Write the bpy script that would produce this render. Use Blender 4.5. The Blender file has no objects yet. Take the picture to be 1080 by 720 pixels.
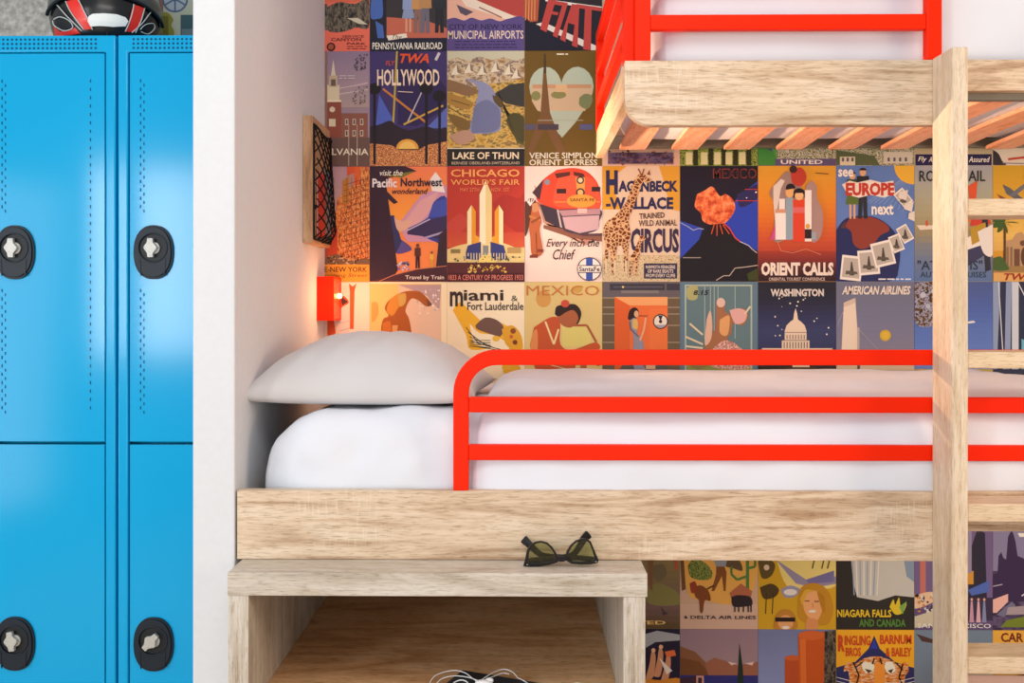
import bpy, bmesh, math, random
from mathutils import Vector, Matrix, noise as mnoise
random.seed(7)
C = bpy.context.scene.collection
EYE = 1.5
F = 1000.0
YAW = 0.012
CAMY = -2.1
HOR = 325.0            # image row of the horizon in the 1080x720 frame

# ------------------------------------------------------------------ camera measure: pixel -> point on a plane of known depth
def P(px, py, Y):
    a = (px-540)/F; b = (HOR-py)/F
    rx = -math.sin(YAW)+a*math.cos(YAW); ry = math.cos(YAW)+a*math.sin(YAW)
    t = (Y-CAMY)/ry
    return Vector((rx*t, Y, EYE+b*t))
def PX(px, Y): return P(px, 325, Y).x
def PZ(px, py, z):     # point on a horizontal plane
    a = (px-540)/F; b = (HOR-py)/F
    t = (z-EYE)/b
    return Vector(((-math.sin(YAW)+a*math.cos(YAW))*t, CAMY+(math.cos(YAW)+a*math.sin(YAW))*t, z))

# ------------------------------------------------------------------ materials
def lin(c):
    c /= 255.0
    return c/12.92 if c <= 0.04045 else ((c+0.055)/1.055)**2.4
def rgb(h):
    if isinstance(h, str):
        h = h.lstrip('#'); h = (int(h[0:2],16), int(h[2:4],16), int(h[4:6],16))
    return (lin(h[0]), lin(h[1]), lin(h[2]), 1.0)
def newmat(name, col, rough=0.5, spec=0.5, metal=0.0):
    m = bpy.data.materials.new(name); m.use_nodes = True
    b = m.node_tree.nodes['Principled BSDF']
    b.inputs['Base Color'].default_value = rgb(col)
    b.inputs['Roughness'].default_value = rough
    b.inputs['Specular IOR Level'].default_value = spec
    b.inputs['Metallic'].default_value = metal
    return m
def N(m, t, **kw):
    n = m.node_tree.nodes.new(t)
    for k, v in kw.items():
        if k in n.inputs: n.inputs[k].default_value = v
        else: setattr(n, k, v)
    return n
def lk(m, a, ao, b, bi): m.node_tree.links.new(a.outputs[ao], b.inputs[bi])
def ramp(m, stops, interp='LINEAR'):
    r = N(m, 'ShaderNodeValToRGB'); cr = r.color_ramp; cr.interpolation = interp
    while len(cr.elements) > 1: cr.elements.remove(cr.elements[-1])
    cr.elements[0].position = stops[0][0]; cr.elements[0].color = rgb(stops[0][1])
    for p, c in stops[1:]:
        e = cr.elements.new(p); e.color = rgb(c)
    return r
def bsdf(m): return m.node_tree.nodes['Principled BSDF']

def wood(name, light, mid, dark, axis='X', rough=0.5, bump=0.15, fine=1.0, figure=0.5, saw=0.6, fleck='#b6a896'):
    """light sawn oak: short fine flecks, faint wavy figure and pale cross saw marks"""
    m = newmat(name, mid, rough, 0.3)
    tc = N(m, 'ShaderNodeTexCoord')
    mp = N(m, 'ShaderNodeMapping'); lk(m, tc, 'Object', mp, 'Vector')
    if axis == 'Z': mp.inputs['Rotation'].default_value = (0, math.radians(90), 0)
    if axis == 'Y': mp.inputs['Rotation'].default_value = (0, 0, math.radians(90))
    def noise(scale, **kw):
        s = N(m, 'ShaderNodeMapping'); s.inputs['Scale'].default_value = scale; lk(m, mp, 'Vector', s, 'Vector')
        n = N(m, 'ShaderNodeTexNoise', Scale=1.0, **kw); lk(m, s, 'Vector', n, 'Vector'); return n
    n1 = noise((2.2, 10, 22), Detail=4, Roughness=0.5, Distortion=1.6)
    n5 = noise((5, 60*fine, 110*fine), Detail=3, Roughness=0.5, Distortion=0.5)
    n2 = noise((34*fine, 330*fine, 360*fine), Detail=2, Roughness=0.6, Distortion=0.4)
    r1 = ramp(m, [(0.33, dark), (0.33+0.17*(1.4-figure), mid), (0.66, light)]); lk(m, n1, 'Fac', r1, 'Fac')
    r5 = ramp(m, [(0.32, '#e2d8cb'), (0.54, '#ffffff')]); lk(m, n5, 'Fac', r5, 'Fac')
    r2 = ramp(m, [(0.33, fleck), (0.47, '#f6f3ee'), (0.7, '#ffffff')]); lk(m, n2, 'Fac', r2, 'Fac')
    mx0 = N(m, 'ShaderNodeMix', data_type='RGBA', blend_type='MULTIPLY'); mx0.inputs['Factor'].default_value = 0.55
    lk(m, r1, 'Color', mx0, 'A'); lk(m, r5, 'Color', mx0, 'B')
    mx = N(m, 'ShaderNodeMix', data_type='RGBA', blend_type='MULTIPLY'); mx.inputs['Factor'].default_value = 0.6
    lk(m, mx0, 'Result', mx, 'A'); lk(m, r2, 'Color', mx, 'B')
    n3 = noise((240, 6, 16), Detail=2)
    r3 = ramp(m, [(0.56, '#000000'), (0.64, '#ffffff')]); lk(m, n3, 'Fac', r3, 'Fac')
    n4 = noise((3.3, 5, 9), Detail=1)
    r4 = ramp(m, [(0.54, '#000000'), (0.66, '#a0a0a0')]); lk(m, n4, 'Fac', r4, 'Fac')
    mm = N(m, 'ShaderNodeMath', operation='MULTIPLY'); lk(m, r3, 'Color', mm, 0); lk(m, r4, 'Color', mm, 1)
    ms = N(m, 'ShaderNodeMath', operation='MULTIPLY'); lk(m, mm, 'Value', ms, 0); ms.inputs[1].default_value = saw
    mx2 = N(m, 'ShaderNodeMix', data_type='RGBA'); mx2.inputs['B'].default_value = rgb('#f6ecdc')
    lk(m, ms, 'Value', mx2, 'Factor'); lk(m, mx, 'Result', mx2, 'A')
    lk(m, mx2, 'Result', bsdf(m), 'Base Color')
    bp = N(m, 'ShaderNodeBump', Strength=bump, Distance=0.0006); lk(m, n2, 'Fac', bp, 'Height'); lk(m, bp, 'Normal', bsdf(m), 'Normal')
    return m
def fabric(name, col, rough=0.85, wr=6.0, bump=0.25, weave=900):
    m = newmat(name, col, rough, 0.2)
    bsdf(m).inputs['Sheen Weight'].default_value = 0.15
    tc = N(m, 'ShaderNodeTexCoord')
    n1 = N(m, 'ShaderNodeTexNoise', Scale=wr, Detail=4, Roughness=0.5, Distortion=0.6); lk(m, tc, 'Object', n1, 'Vector')
    n2 = N(m, 'ShaderNodeTexNoise', Scale=weave, Detail=1); lk(m, tc, 'Object', n2, 'Vector')
    b1 = N(m, 'ShaderNodeBump', Strength=bump, Distance=0.02); lk(m, n1, 'Fac', b1, 'Height')
    b2 = N(m, 'ShaderNodeBump', Strength=0.12, Distance=0.001); lk(m, n2, 'Fac', b2, 'Height'); lk(m, b1, 'Normal', b2, 'Normal')
    lk(m, b2, 'Normal', bsdf(m), 'Normal')
    return m
def mottled(name, cols, scale=30, rough=0.8, bump=0.2, interp='LINEAR', detail=6, stretch=(1,1,1)):
    m = newmat(name, cols[0][1], rough, 0.3)
    tc = N(m, 'ShaderNodeTexCoord'); mp = N(m, 'ShaderNodeMapping'); mp.inputs['Scale'].default_value = stretch
    lk(m, tc, 'Object', mp, 'Vector')
    n1 = N(m, 'ShaderNodeTexNoise', Scale=scale, Detail=detail, Roughness=0.62); lk(m, mp, 'Vector', n1, 'Vector')
    r = ramp(m, cols, interp); lk(m, n1, 'Fac', r, 'Fac'); lk(m, r, 'Color', bsdf(m), 'Base Color')
    if bump:
        b = N(m, 'ShaderNodeBump', Strength=bump, Distance=0.003); lk(m, n1, 'Fac', b, 'Height'); lk(m, b, 'Normal', bsdf(m), 'Normal')
    return m

M = {}
M['oakX'] = wood('sawn_oak_along', '#e4d1ba', '#dac3a8', '#b5977a', 'X')
M['oakG'] = wood('greyed_sawn_oak_along', '#d6d0c5', '#cdc5b8', '#b6ac9d', 'X', saw=0.2)
M['oakZ'] = wood('greyed_sawn_oak_upright', '#d6d0c5', '#cdc5b8', '#b9ae9f', 'Z', saw=0.2)
M['oakY'] = wood('sawn_oak_across', '#e3c9ab', '#d9bd9b', '#bf9f7b', 'Y', saw=0.1)
M['oakB'] = wood('warm_oak_upright', '#d0ac88', '#c39d78', '#a9825f', 'Z', saw=0.0)
M['beechZ'] = wood('pale_ladder_oak_upright', '#e4d6c1', '#dccbb3', '#d2bea2', 'Z', fine=1.2, saw=0.0, fleck='#cdb89d', bump=0.05)
M['beechX'] = wood('pale_ladder_oak_along', '#e6d3b8', '#dfcaac', '#d2ba99', 'X', fine=1.2, saw=0.0, fleck='#c4b096', bump=0.05)
M['shelf_oak'] = wood('lightened_shelf_oak', '#edc79b', '#e3b585', '#c99768', 'X', bump=0.08, saw=0.0, fleck='#8c6a50')  # oak in shade; colour lightened to make up for the dim interior
M['slat'] = wood('bounce_tinted_slat_wood', '#ffc6a6', '#feb792', '#f2a27c', 'Y', bump=0.06, saw=0.0, fleck='#cfa890')  # light wood with the warm red bounce light put into its colour
M['red'] = newmat('orange_red_powder_coat', '#f02600', 0.45, 0.12)
M['white_wall'] = mottled('white_paint', [(0.3, '#d4d6d9'), (0.7, '#d8dadd')], 60, 0.75, 0.04)
M['sheet'] = fabric('white_sheet', '#d9dce3')
M['duvet'] = fabric('white_duvet', '#dde1ea', wr=4.0, bump=0.3)
M['pillow'] = fabric('white_pillow_cotton', '#cac7c7', wr=5.0, bump=0.3)
M['pink'] = fabric('pale_pink_fabric', '#ffd9c6', wr=12, bump=0.1)
M['blue'] = newmat('cyan_blue_enamel', '#00a4da', 0.14, 0.32)
M['hole'] = newmat('dark_perforation', '#0b4a70', 0.7, 0.2)
M['seam'] = newmat('dark_gap_blue', '#0a3c62', 0.7, 0.2)
M['plastic'] = newmat('dark_slate_plastic', '#17212b', 0.45, 0.3)
M['plastic_dark'] = newmat('near_black_plastic', '#0d1318', 0.5, 0.4)
M['silver'] = mottled('knurled_nickel', [(0.35, '#9f9e97'), (0.6, '#d2d0c8')], 500, 0.35, 0.3); bsdf(M['silver']).inputs['Metallic'].default_value = 0.35
M['steel'] = newmat('grey_steel', '#7d786c', 0.45, 0.5, 0.5)
M['black'] = newmat('gloss_black', '#101113', 0.25, 0.5)
M['black_matt'] = newmat('black_cord', '#141214', 0.8, 0.2)
M['hred'] = newmat('helmet_red', '#e32a1c', 0.3, 0.5)
M['hwhite'] = newmat('helmet_white', '#e9efec', 0.35, 0.5)
M['hline'] = newmat('helmet_silver_line', '#c3ccca', 0.35, 0.5)
M['hvisor'] = newmat('helmet_smoked_visor', '#3a4444', 0.12, 0.6)
M['notebook'] = newmat('charcoal_cover', '#25262b', 0.6, 0.3)
M['paper'] = newmat('page_edges', '#d9d4c8', 0.8, 0.2)
M['cable'] = newmat('white_rubber', '#f2f2f4', 0.4, 0.4)
M['tort'] = newmat('dark_tortoise_acetate', '#120d0d', 0.3, 0.3)
M['brass'] = newmat('hinge_metal', '#b9b3a6', 0.3, 0.5, 0.9)
M['concrete'] = mottled('grey_roughcast', [(0.25, '#7d7b74'), (0.5, '#a3a19a'), (0.75, '#c6c4be')], 55, 0.9, 0.6)
M['floor'] = wood('light_oak_floor', '#e0bd96', '#d4ae86', '#bf956c', 'X', rough=0.55)
M['backwall'] = mottled('beige_paint', [(0.3, '#b79f86'), (0.7, '#c1aa90')], 40, 0.8, 0.05)
def glass_mat(name, tint, gloss):
    m = bpy.data.materials.new(name); m.use_nodes = True
    nt = m.node_tree; nt.nodes.remove(nt.nodes['Principled BSDF'])
    t = N(m, 'ShaderNodeBsdfTransparent', Color=rgb(tint)); g = N(m, 'ShaderNodeBsdfGlossy', Roughness=0.05)
    mx = N(m, 'ShaderNodeMixShader', Fac=gloss); nt.links.new(t.outputs[0], mx.inputs[1]); nt.links.new(g.outputs[0], mx.inputs[2])
    nt.links.new(mx.outputs[0], nt.nodes['Material Output'].inputs['Surface'])
    return m
M['lens'] = glass_mat('green_sunglass_lens', '#dde3c8', 0.04)
def translucent_mat(name, tint, alpha):
    m = newmat(name, tint, 0.3, 0.4); bsdf(m).inputs['Alpha'].default_value = alpha
    return m
M['diffuser'] = translucent_mat('clear_orange_acrylic', '#ff8a58', 0.35)
def emis(name, col, s):
    m = newmat(name, col); b = bsdf(m); b.inputs['Emission Color'].default_value = rgb(col); b.inputs['Emission Strength'].default_value = s
    return m
M['bulb'] = emis('warm_bulb', '#ffc070', 14.0)

# ------------------------------------------------------------------ mesh building
class MB:
    def __init__(s): s.v = []; s.f = []; s.m = []; s.mi = 0
    def add(s, vs, fs):
        o = len(s.v); s.v += [Vector(v) for v in vs]
        for f in fs: s.f.append([i+o for i in f]); s.m.append(s.mi)
        return s
    def box(s, x0, x1, y0, y1, z0, z1):
        return s.add([(x0,y0,z0),(x1,y0,z0),(x1,y1,z0),(x0,y1,z0),(x0,y0,z1),(x1,y0,z1),(x1,y1,z1),(x0,y1,z1)],
                     [(0,3,2,1),(4,5,6,7),(0,1,5,4),(1,2,6,5),(2,3,7,6),(3,0,4,7)])
    def prism_y(s, pts, y0, y1):       # polygon of (x,z), counter-clockwise seen from -y
        n = len(pts)
        a = sum(pts[i][0]*pts[(i+1)%n][1]-pts[(i+1)%n][0]*pts[i][1] for i in range(n))
        if a < 0: pts = pts[::-1]
        vs = [(x,y0,z) for x,z in pts]+[(x,y1,z) for x,z in pts]
        fs = [tuple(range(n)), tuple(range(2*n-1, n-1, -1))]
        fs += [(i, n+i, n+(i+1)%n, (i+1)%n) for i in range(n)]
        return s.add(vs, fs)
    def ring_y(s, outer, inner, y0, y1):
        n = len(outer)
        vs = [(x,y0,z) for x,z in outer]+[(x,y0,z) for x,z in inner]+[(x,y1,z) for x,z in outer]+[(x,y1,z) for x,z in inner]
        fs = []
        for i in range(n):
            j = (i+1) % n
            fs += [(i,j,n+j,n+i), (2*n+i,3*n+i,3*n+j,2*n+j), (i,2*n+i,2*n+j,j), (n+i,n+j,3*n+j,3*n+i)]
        return s.add(vs, fs)
    def sweep(s, path, prof, up=(0,1,0), closed=False, scales=None):
        """prof: list of (a,b); a along `up`, b along side"""
        pts = [Vector(p) for p in path]; n = len(pts); k = len(prof); vs = []; up0 = Vector(up)
        for i, p in enumerate(pts):
            if closed: d = pts[(i+1)%n]-pts[i-1]
            elif i == 0: d = pts[1]-pts[0]
            elif i == n-1: d = pts[-1]-pts[-2]
            else: d = (pts[i+1]-pts[i]).normalized()+(pts[i]-pts[i-1]).normalized()
            d.normalize()
            side = d.cross(up0)
            if side.length < 1e-4: side = d.cross(Vector((1,0.3,0.2)))
            side.normalize(); u = side.cross(d).normalized()
            q = scales[i] if scales else 1.0
            for a, b in prof: vs.append(p+u*a*q+side*b*q)
        fs = []
        rng = n if closed else n-1
        for i in range(rng):
            i2 = (i+1) % n
            for j in range(k):
                fs.append((i*k+j, i*k+(j+1)%k, i2*k+(j+1)%k, i2*k+j))
        if not closed: fs += [tuple(range(k-1,-1,-1)), tuple((n-1)*k+j for j in range(k))]
        return s.add(vs, fs)
    def tube(s, path, r, seg=8, up=(0,1,0.01), closed=False, scales=None):
        return s.sweep(path, [(r*math.cos(2*math.pi*j/seg), r*math.sin(2*math.pi*j/seg)) for j in range(seg)], up, closed, scales)
    def grid(s, fn, nu, nv, wrapu=False, wrapv=False):
        vs = [fn(i/(nu if wrapu else nu-1), j/(nv if wrapv else nv-1)) for i in range(nu) for j in range(nv)]
        fs = []
        for i in range(nu if wrapu else nu-1):
            for j in range(nv if wrapv else nv-1):
                fs.append((i*nv+j, ((i+1)%nu)*nv+j, ((i+1)%nu)*nv+(j+1)%nv, i*nv+(j+1)%nv))
        return s.add(vs, fs)
    def ball(s, c, r, nu=16, nv=10):
        c = Vector(c); r = Vector(r) if not isinstance(r, (int, float)) else Vector((r,r,r))
        def fn(u, v):
            a = 2*math.pi*u; b = math.pi*(0.001+0.998*v)
            return c+Vector((r.x*math.sin(b)*math.cos(a), r.y*math.sin(b)*math.sin(a), r.z*math.cos(b)))
        return s.grid(fn, nu, nv, wrapu=True)
    def build(s, name, mats, parent=None, smooth=False, bevel=0, seg=2, subsurf=0, fix=True):
        if not isinstance(mats, (list, tuple)): mats = [mats]
        lo = Vector([min(v[i] for v in s.v) for i in range(3)]); hi = Vector([max(v[i] for v in s.v) for i in range(3)])
        c = (lo+hi)/2
        me = bpy.data.meshes.new(name)
        me.from_pydata([v-c for v in s.v], [], s.f)
        for m in mats: me.materials.append(m)
        me.polygons.foreach_set('material_index', s.m)
        if fix:
            bm = bmesh.new(); bm.from_mesh(me); bmesh.ops.remove_doubles(bm, verts=bm.verts, dist=1e-6)
            bmesh.ops.recalc_face_normals(bm, faces=bm.faces); bm.to_mesh(me); bm.free()
        if smooth: me.polygons.foreach_set('use_smooth', [True]*len(me.polygons))
        if smooth == 'angle':
            me.polygons.foreach_set('use_smooth', [True]*len(me.polygons)); me.set_sharp_from_angle(angle=math.radians(28))
        me.update()
        o = bpy.data.objects.new(name, me); C.objects.link(o)
        o.location = c
        if parent is not None:
            o.parent = parent; o.location = c-wloc(parent)
        if bevel:
            b = o.modifiers.new('edge', 'BEVEL'); b.width = bevel; b.segments = seg; b.limit_method = 'ANGLE'; b.angle_limit = math.radians(40)
            b.harden_normals = False
        if subsurf:
            b = o.modifiers.new('soft', 'SUBSURF'); b.levels = subsurf; b.render_levels = subsurf
        return o
def wloc(o):
    w = Vector(o.location)
    while o.parent is not None: o = o.parent; w += Vector(o.location)
    return w
def tag(o, label, cat, group=None):
    o['label'] = label; o['category'] = cat
    if group: o['group'] = group
    return o
def thing(name, loc, label, cat, group=None):
    o = bpy.data.objects.new(name, None); o.empty_display_size = 0.05; C.objects.link(o); o.location = loc
    return tag(o, label, cat, group)
def struct(o): o['kind'] = 'structure'; return o
def copy_tree(o, parent=None, off=None):
    c = o.copy(); C.objects.link(c)
    if parent is not None: c.parent = parent
    for ch in list(o.children): copy_tree(ch, c)
    return c
def bx(name, mat, parent, x0, x1, y0, y1, z0, z1, bevel=0.0015):
    return MB().box(x0,x1,y0,y1,z0,z1).build(name, mat, parent, bevel=bevel)
def arc(cx, cz, r, a0, a1, n=8):
    return [(cx+r*math.cos(math.radians(a0+(a1-a0)*i/n)), cz+r*math.sin(math.radians(a0+(a1-a0)*i/n))) for i in range(n+1)]
def spline(pts, n=6):
    pts = [Vector(p) for p in pts]; out = []
    for i in range(len(pts)-1):
        p0 = pts[max(i-1,0)]; p1 = pts[i]; p2 = pts[i+1]; p3 = pts[min(i+2,len(pts)-1)]
        for k in range(n):
            t = k/n
            out.append(0.5*((2*p1)+(p2-p0)*t+(2*p0-5*p1+4*p2-p3)*t*t+(3*p1-p0-3*p2+p3)*t**3))
    out.append(pts[-1]); return out
Z = lambda h: EYE+h     # height given relative to eye level

# ------------------------------------------------------------------ the room
YB = 0.96                                   # poster wall
XL0, XL1 = PX(203, 0.0), PX(247.5, 0.0)     # partition between lockers and bunk
struct(MB().box(-3.2, 3.6, -5.5, YB+0.1, -0.06, 0).build('floor', M['floor']))
struct(MB().box(-1.62, 3.6, YB, YB+0.1, 0, 2.75).build('wall_back', M['backwall']))
struct(MB().box(XL0, XL1, 0.0, YB, 0, 2.75).build('wall_partition', M['white_wall'], bevel=0.004))
XCON = PX(166, YB-0.02)
struct(MB().box(-3.2, XCON, YB-0.02, YB+0.1, 0, 2.75).build('wall_left', M['concrete']))
# ------------------------------------------------------------------ lockers
LY = 0.52
LX = [PX(-23, LY), PX(123, LY), PX(123, LY)+0.3805]
LTOP = P(100, 37, LY).z
def locker(x0, x1, label):
    t = thing('locker', ((x0+x1)/2, 0.72, 0), label, 'locker', 'blue metal lockers')
    w = x1-x0
    dz1, dz0 = P(100, 56, LY).z, P(100, 465.5, LY).z
    dx0, dx1 = x0+0.034, x1-0.034
    hgt = dz1-dz0; gap = 0.009
    # carcass: back, sides, top cap with perforated strip, rounded front posts
    b = MB()
    b.box(x0+0.001, x0+0.012, LY+0.02, 0.93, 0.0, LTOP); b.box(x1-0.012, x1-0.001, LY+0.02, 0.93, 0.0, LTOP)
    b.box(x0+0.012, x1-0.012, 0.915, 0.93, 0.0, LTOP); b.box(x0+0.012, x1-0.012, LY+0.02, 0.93, LTOP-0.012, LTOP)
    b.box(x0+0.012, x1-0.012, LY+0.05, 0.915, dz0-0.012, dz0); b.box(x0+0.012, x1-0.012, LY+0.02, 0.915, 0.0, 0.04)
    b.build('carcass', M['blue'], t)
    fp = [(x0+0.0015, 0.0), (x0+0.030, 0.0), (x0+0.030, dz1+0.003), (x1-0.030, dz1+0.003), (x1-0.030, 0.0), (x1-0.0015, 0.0), (x1-0.0015, LTOP), (x0+0.0015, LTOP)]
    MB().prism_y(fp, LY, LY+0.02).build('front_frame', M['blue'], t, bevel=0.0045, seg=3)
    bx('plinth', M['blue'], t, x0+0.030, x1-0.030, LY+0.002, LY+0.02, 0.0, dz0-gap-hgt-0.004, 0.003)
    p = MB()
    s = 0.0123
    n = int((w-0.074)/s)+1
    for r in range(3):
        zc = P(100, 41.5+4.6*r, LY).z
        for k in range(n):
            xc = x0+0.046+k*s if x0 > -1.2 else x1-0.057-k*s
            if xc < x0+0.02: continue
            q = [(xc+0.0034*math.cos(a*math.pi/4), zc+0.0034*math.sin(a*math.pi/4)) for a in range(8)]
            p.prism_y(q, LY-0.0006, LY+0.002)
    p.build('perforations', M['hole'], t)
    for k in range(2):
        z1 = dz1-k*(hgt+gap); z0 = z1-hgt
        # door sheet: flat field, edges rolled back
        def prof(u): return 0.0012*max(0, (abs(u*2-1)-0.45)/0.55)**2
        d = MB()
        nu = 40
        def df(u, v): return Vector((dx0+(dx1-dx0)*u, LY+0.003+prof(u), z0+(z1-z0)*v))
        d.grid(df, nu, 2)
        d.add([(dx0,LY+0.02,z0),(dx1,LY+0.02,z0),(dx1,LY+0.02,z1),(dx0,LY+0.02,z1)], [(0,1,2,3)])
        fa = df(0,0); fb = df(1,0); fc = df(1,1); fd = df(0,1)
        top = [df(i/(nu-1),1) for i in range(nu)]; bot = [df(i/(nu-1),0) for i in range(nu)]
        d.add(top+[(dx1,LY+0.02,z1),(dx0,LY+0.02,z1)], [tuple(range(nu+2))])
        d.add(bot+[(dx1,LY+0.02,z0),(dx0,LY+0.02,z0)], [tuple(range(nu+2))])
        d.add([fa,(dx0,LY+0.02,z0),(dx0,LY+0.02,z1),fd], [(0,1,2,3)]); d.add([fb,(dx1,LY+0.02,z0),(dx1,LY+0.02,z1),fc], [(0,1,2,3)])
        door = d.build('door', M['blue'], t, smooth='angle')
        bm = MB()
        # slits along both edges of the upper door
        sl = MB()
        for xc, stag in ((dx0+0.030, 1), (dx1-0.039, 0)):
            for i in range(2 if k == 0 else 0, 42 if k == 0 else 0):
                zc = z1-0.030-i*0.0233
                if abs(zc-(z1-0.54)) < 0.10 and stag: continue
                sl.box(xc-0.0016, xc+0.0016, LY+0.0030, LY+0.008, zc-0.0045, zc+0.0045)
                if stag: sl.box(xc+0.008, xc+0.0112, LY+0.0030, LY+0.008, zc-0.016, zc-0.008)
        if sl.v: sl.build('slotted_vent', M['hole'], door)
        # lock: oval escutcheon with round recess and knurled turn knob
        cx = dx0+0.068; cz = z1-0.541
        h = MB()
        ov = [(cx+0.056*math.copysign(abs(math.cos(a))**0.86, math.cos(a)), cz-0.012+0.075*math.copysign(abs(math.sin(a))**0.9, math.sin(a))) for a in [2*math.pi*i/40 for i in range(40)]]
        ov2 = [(cx+(x-cx)*0.90, cz-0.012+(z-cz+0.012)*0.92) for x, z in ov]
        rc = [(cx+0.038*math.cos(2*math.pi*i/40), cz+0.038*math.sin(2*math.pi*i/40)) for i in range(40)]
        Yf = LY+0.003
        h.prism_y(ov, Yf-0.006, Yf)
        h.ring_y(ov2, rc, Yf-0.011, Yf-0.005)
        rr = [(cx+0.042*math.cos(2*math.pi*i/40), cz+0.042*math.sin(2*math.pi*i/40)) for i in range(40)]
        h.ring_y(rr, rc, Yf-0.0135, Yf-0.005)
        hs = h.build('lock_plate', M['plastic'], door, bevel=0.0012)
        MB().prism_y([(x, z) for x, z in [(cx+0.0375*math.cos(2*math.pi*i/32), cz+0.0375*math.sin(2*math.pi*i/32)) for i in range(32)]], Yf-0.0075, Yf-0.004).build('lock_recess', M['plastic_dark'], door)
        ch = MB()
        for sx in (-1, 1):
            ch.prism_y([(cx+sx*0.034, cz-0.030), (cx+sx*0.037, cz-0.030), (cx+sx*0.034, cz-0.076), (cx+sx*0.031, cz-0.078)], Yf-0.0125, Yf-0.010)
        ch.build('groove', M['plastic'], door)
        ang = {0: 0.0, 1: 0.12}[k]
        if x0 > -1.2 and k == 1: ang = -0.75
        kp = [(-0.0075,0.026),(0.0075,0.026),(0.0085,0.013),(0.0185,0.002),(0.0185,-0.003),(0.0085,-0.016),(0.0085,-0.027),(-0.0065,-0.027),(-0.0085,-0.015),(-0.0175,-0.002),(-0.0175,0.003),(-0.009,0.014)]
        kp = [(cx-0.003+x*math.cos(ang)-z*math.sin(ang), cz+x*math.sin(ang)+z*math.cos(ang)) for x, z in kp]
        kb = MB().prism_y(kp, Yf-0.024, Yf-0.013)
        cyl = [(cx+0.004+0.0165*math.cos(2*math.pi*i/20), cz-0.001+0.0165*math.sin(2*math.pi*i/20)) for i in range(20)]
        kb.prism_y(cyl, Yf-0.0135, Yf-0.0074)
        kb.build('lock_knob', M['silver'], door, bevel=0.001)
    return t
locker(LX[0]+0.001, LX[1]-0.0015, 'wider showing blue metal locker, beneath the left half of the helmet')
locker(LX[1]+0.0015, LX[2], 'narrower showing blue metal locker standing against the white partition')

# ------------------------------------------------------------------ helmet on the lockers
HYc = LY+0.180; HX = PX(112, HYc); HZ = LTOP
HROT = math.atan2(-HX, HYc-CAMY)
def hw(x, y, z):     # helmet space to the room: the chin is turned towards the doorway
    return Vector((HX+x*math.cos(HROT)-y*math.sin(HROT), HYc+x*math.sin(HROT)+y*math.cos(HROT), HZ+z))
hel = thing('helmet', (HX, HYc, HZ), 'black red and white full face helmet lying on top of blue lockers', 'helmet')
HS = 2.43e-3; HSZ = 2.64e-3; HCX = 115.0
def hprof(z):        # half width and half depth at height z above the locker top
    T = [(0,0.126,0.130),(0.02,0.136,0.142),(0.05,0.147,0.153),(0.09,0.154,0.158),(0.14,0.150,0.154),(0.19,0.125,0.132),(0.225,0.09,0.098),(0.245,0.045,0.05),(0.25,0.004,0.005)]
    for i in range(len(T)-1):
        if z <= T[i+1][0]:
            f = (z-T[i][0])/(T[i+1][0]-T[i][0]); f2 = f
            return T[i][1]+(T[i+1][1]-T[i][1])*f2, T[i][2]+(T[i+1][2]-T[i][2])*f2
    return 0.004, 0.005
def hsurf(x, z, off=0.0):    # front surface point over (x,z)
    a, b = hprof(z); q = max(0.0, 1-(x/a)**2)
    p = Vector((x, -b*math.sqrt(q), z)); n = Vector((x/a**2, p.y/b**2, 0.0)); n.normalize()
    p += n*off
    return hw(p.x, p.y, p.z)
def hshell(u, v):
    z = 0.25*(v**1.0); a, b = hprof(z); t = 2*math.pi*u
    return hw(a*math.cos(t), b*math.sin(t), z)
sh = MB().grid(hshell, 48, 26, wrapu=True)
sh.build('shell', M['black'], hel, smooth=True, subsurf=1)
def hpix(px, py):
    x = (px-HCX)*HS; w = hw(x, -0.152*math.sqrt(max(0.0, 1-(x/0.155)**2)), 0)
    return x, max(0.0, P(px, py, w.y).z-HZ)
def hpatch(name, mat, pts, off, parent=hel, n=7, thick=0.0015):
    """patch on the front of the shell from a picture outline; pts = photograph pixels"""
    xz = []
    for px, py in pts: xz.append(hpix(px, py))
    bm = bmesh.new()
    vs = [bm.verts.new((x, 0, z)) for x, z in xz]
    bm.faces.new(vs)
    bmesh.ops.triangulate(bm, faces=bm.faces)
    bmesh.ops.subdivide_edges(bm, edges=bm.edges, cuts=3, use_grid_fill=True)
    bmesh.ops.triangulate(bm, faces=bm.faces)
    bmesh.ops.subdivide_edges(bm, edges=bm.edges, cuts=1, use_grid_fill=True)
    bm.verts.index_update()
    V = [hsurf(v.co.x, max(0.0, v.co.z), off) for v in bm.verts]
    Fc = [tuple(v.index for v in f.verts) for f in bm.faces]
    bm.free()
    return MB().add(V, Fc).build(name, mat, parent, smooth=True)
hpatch('red_stripe', M['hred'], [(73,2),(86,0),(91,10),(97,22),(100,30),(91,31),(84,21),(77,11)], 0.0032)
hpatch('red_stripe', M['hred'], [(144,5),(156,9),(152,22),(146,33),(136,33),(140,22),(143,12)], 0.0032)
def hline(pts, w=0.0016, mat='hline', off=0.0045):
    path = spline([(hpix(px, py)[0], 0, hpix(px, py)[1]) for px, py in pts], 5)
    return MB().tube([hsurf(p.x, max(0, p.z), off) for p in path], w, 6).build('silver_line', M[mat], hel, smooth=True)
hline([(73,2),(77,11),(84,21),(92,31)]); hline([(86,0),(91,10),(97,22),(101,31)])
hline([(144,5),(143,12),(140,22),(135,33)]); hline([(156,9),(152,22),(146,34)])
hline([(64,6),(75,18),(90,32)]); hline([(163,13),(153,25),(142,34)])
hline([(60,20),(68,18),(78,23),(80,29),(71,31),(61,26),(59,21)]); hline([(151,31),(157,26),(166,25),(167,30),(160,35),(152,33)])
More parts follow.
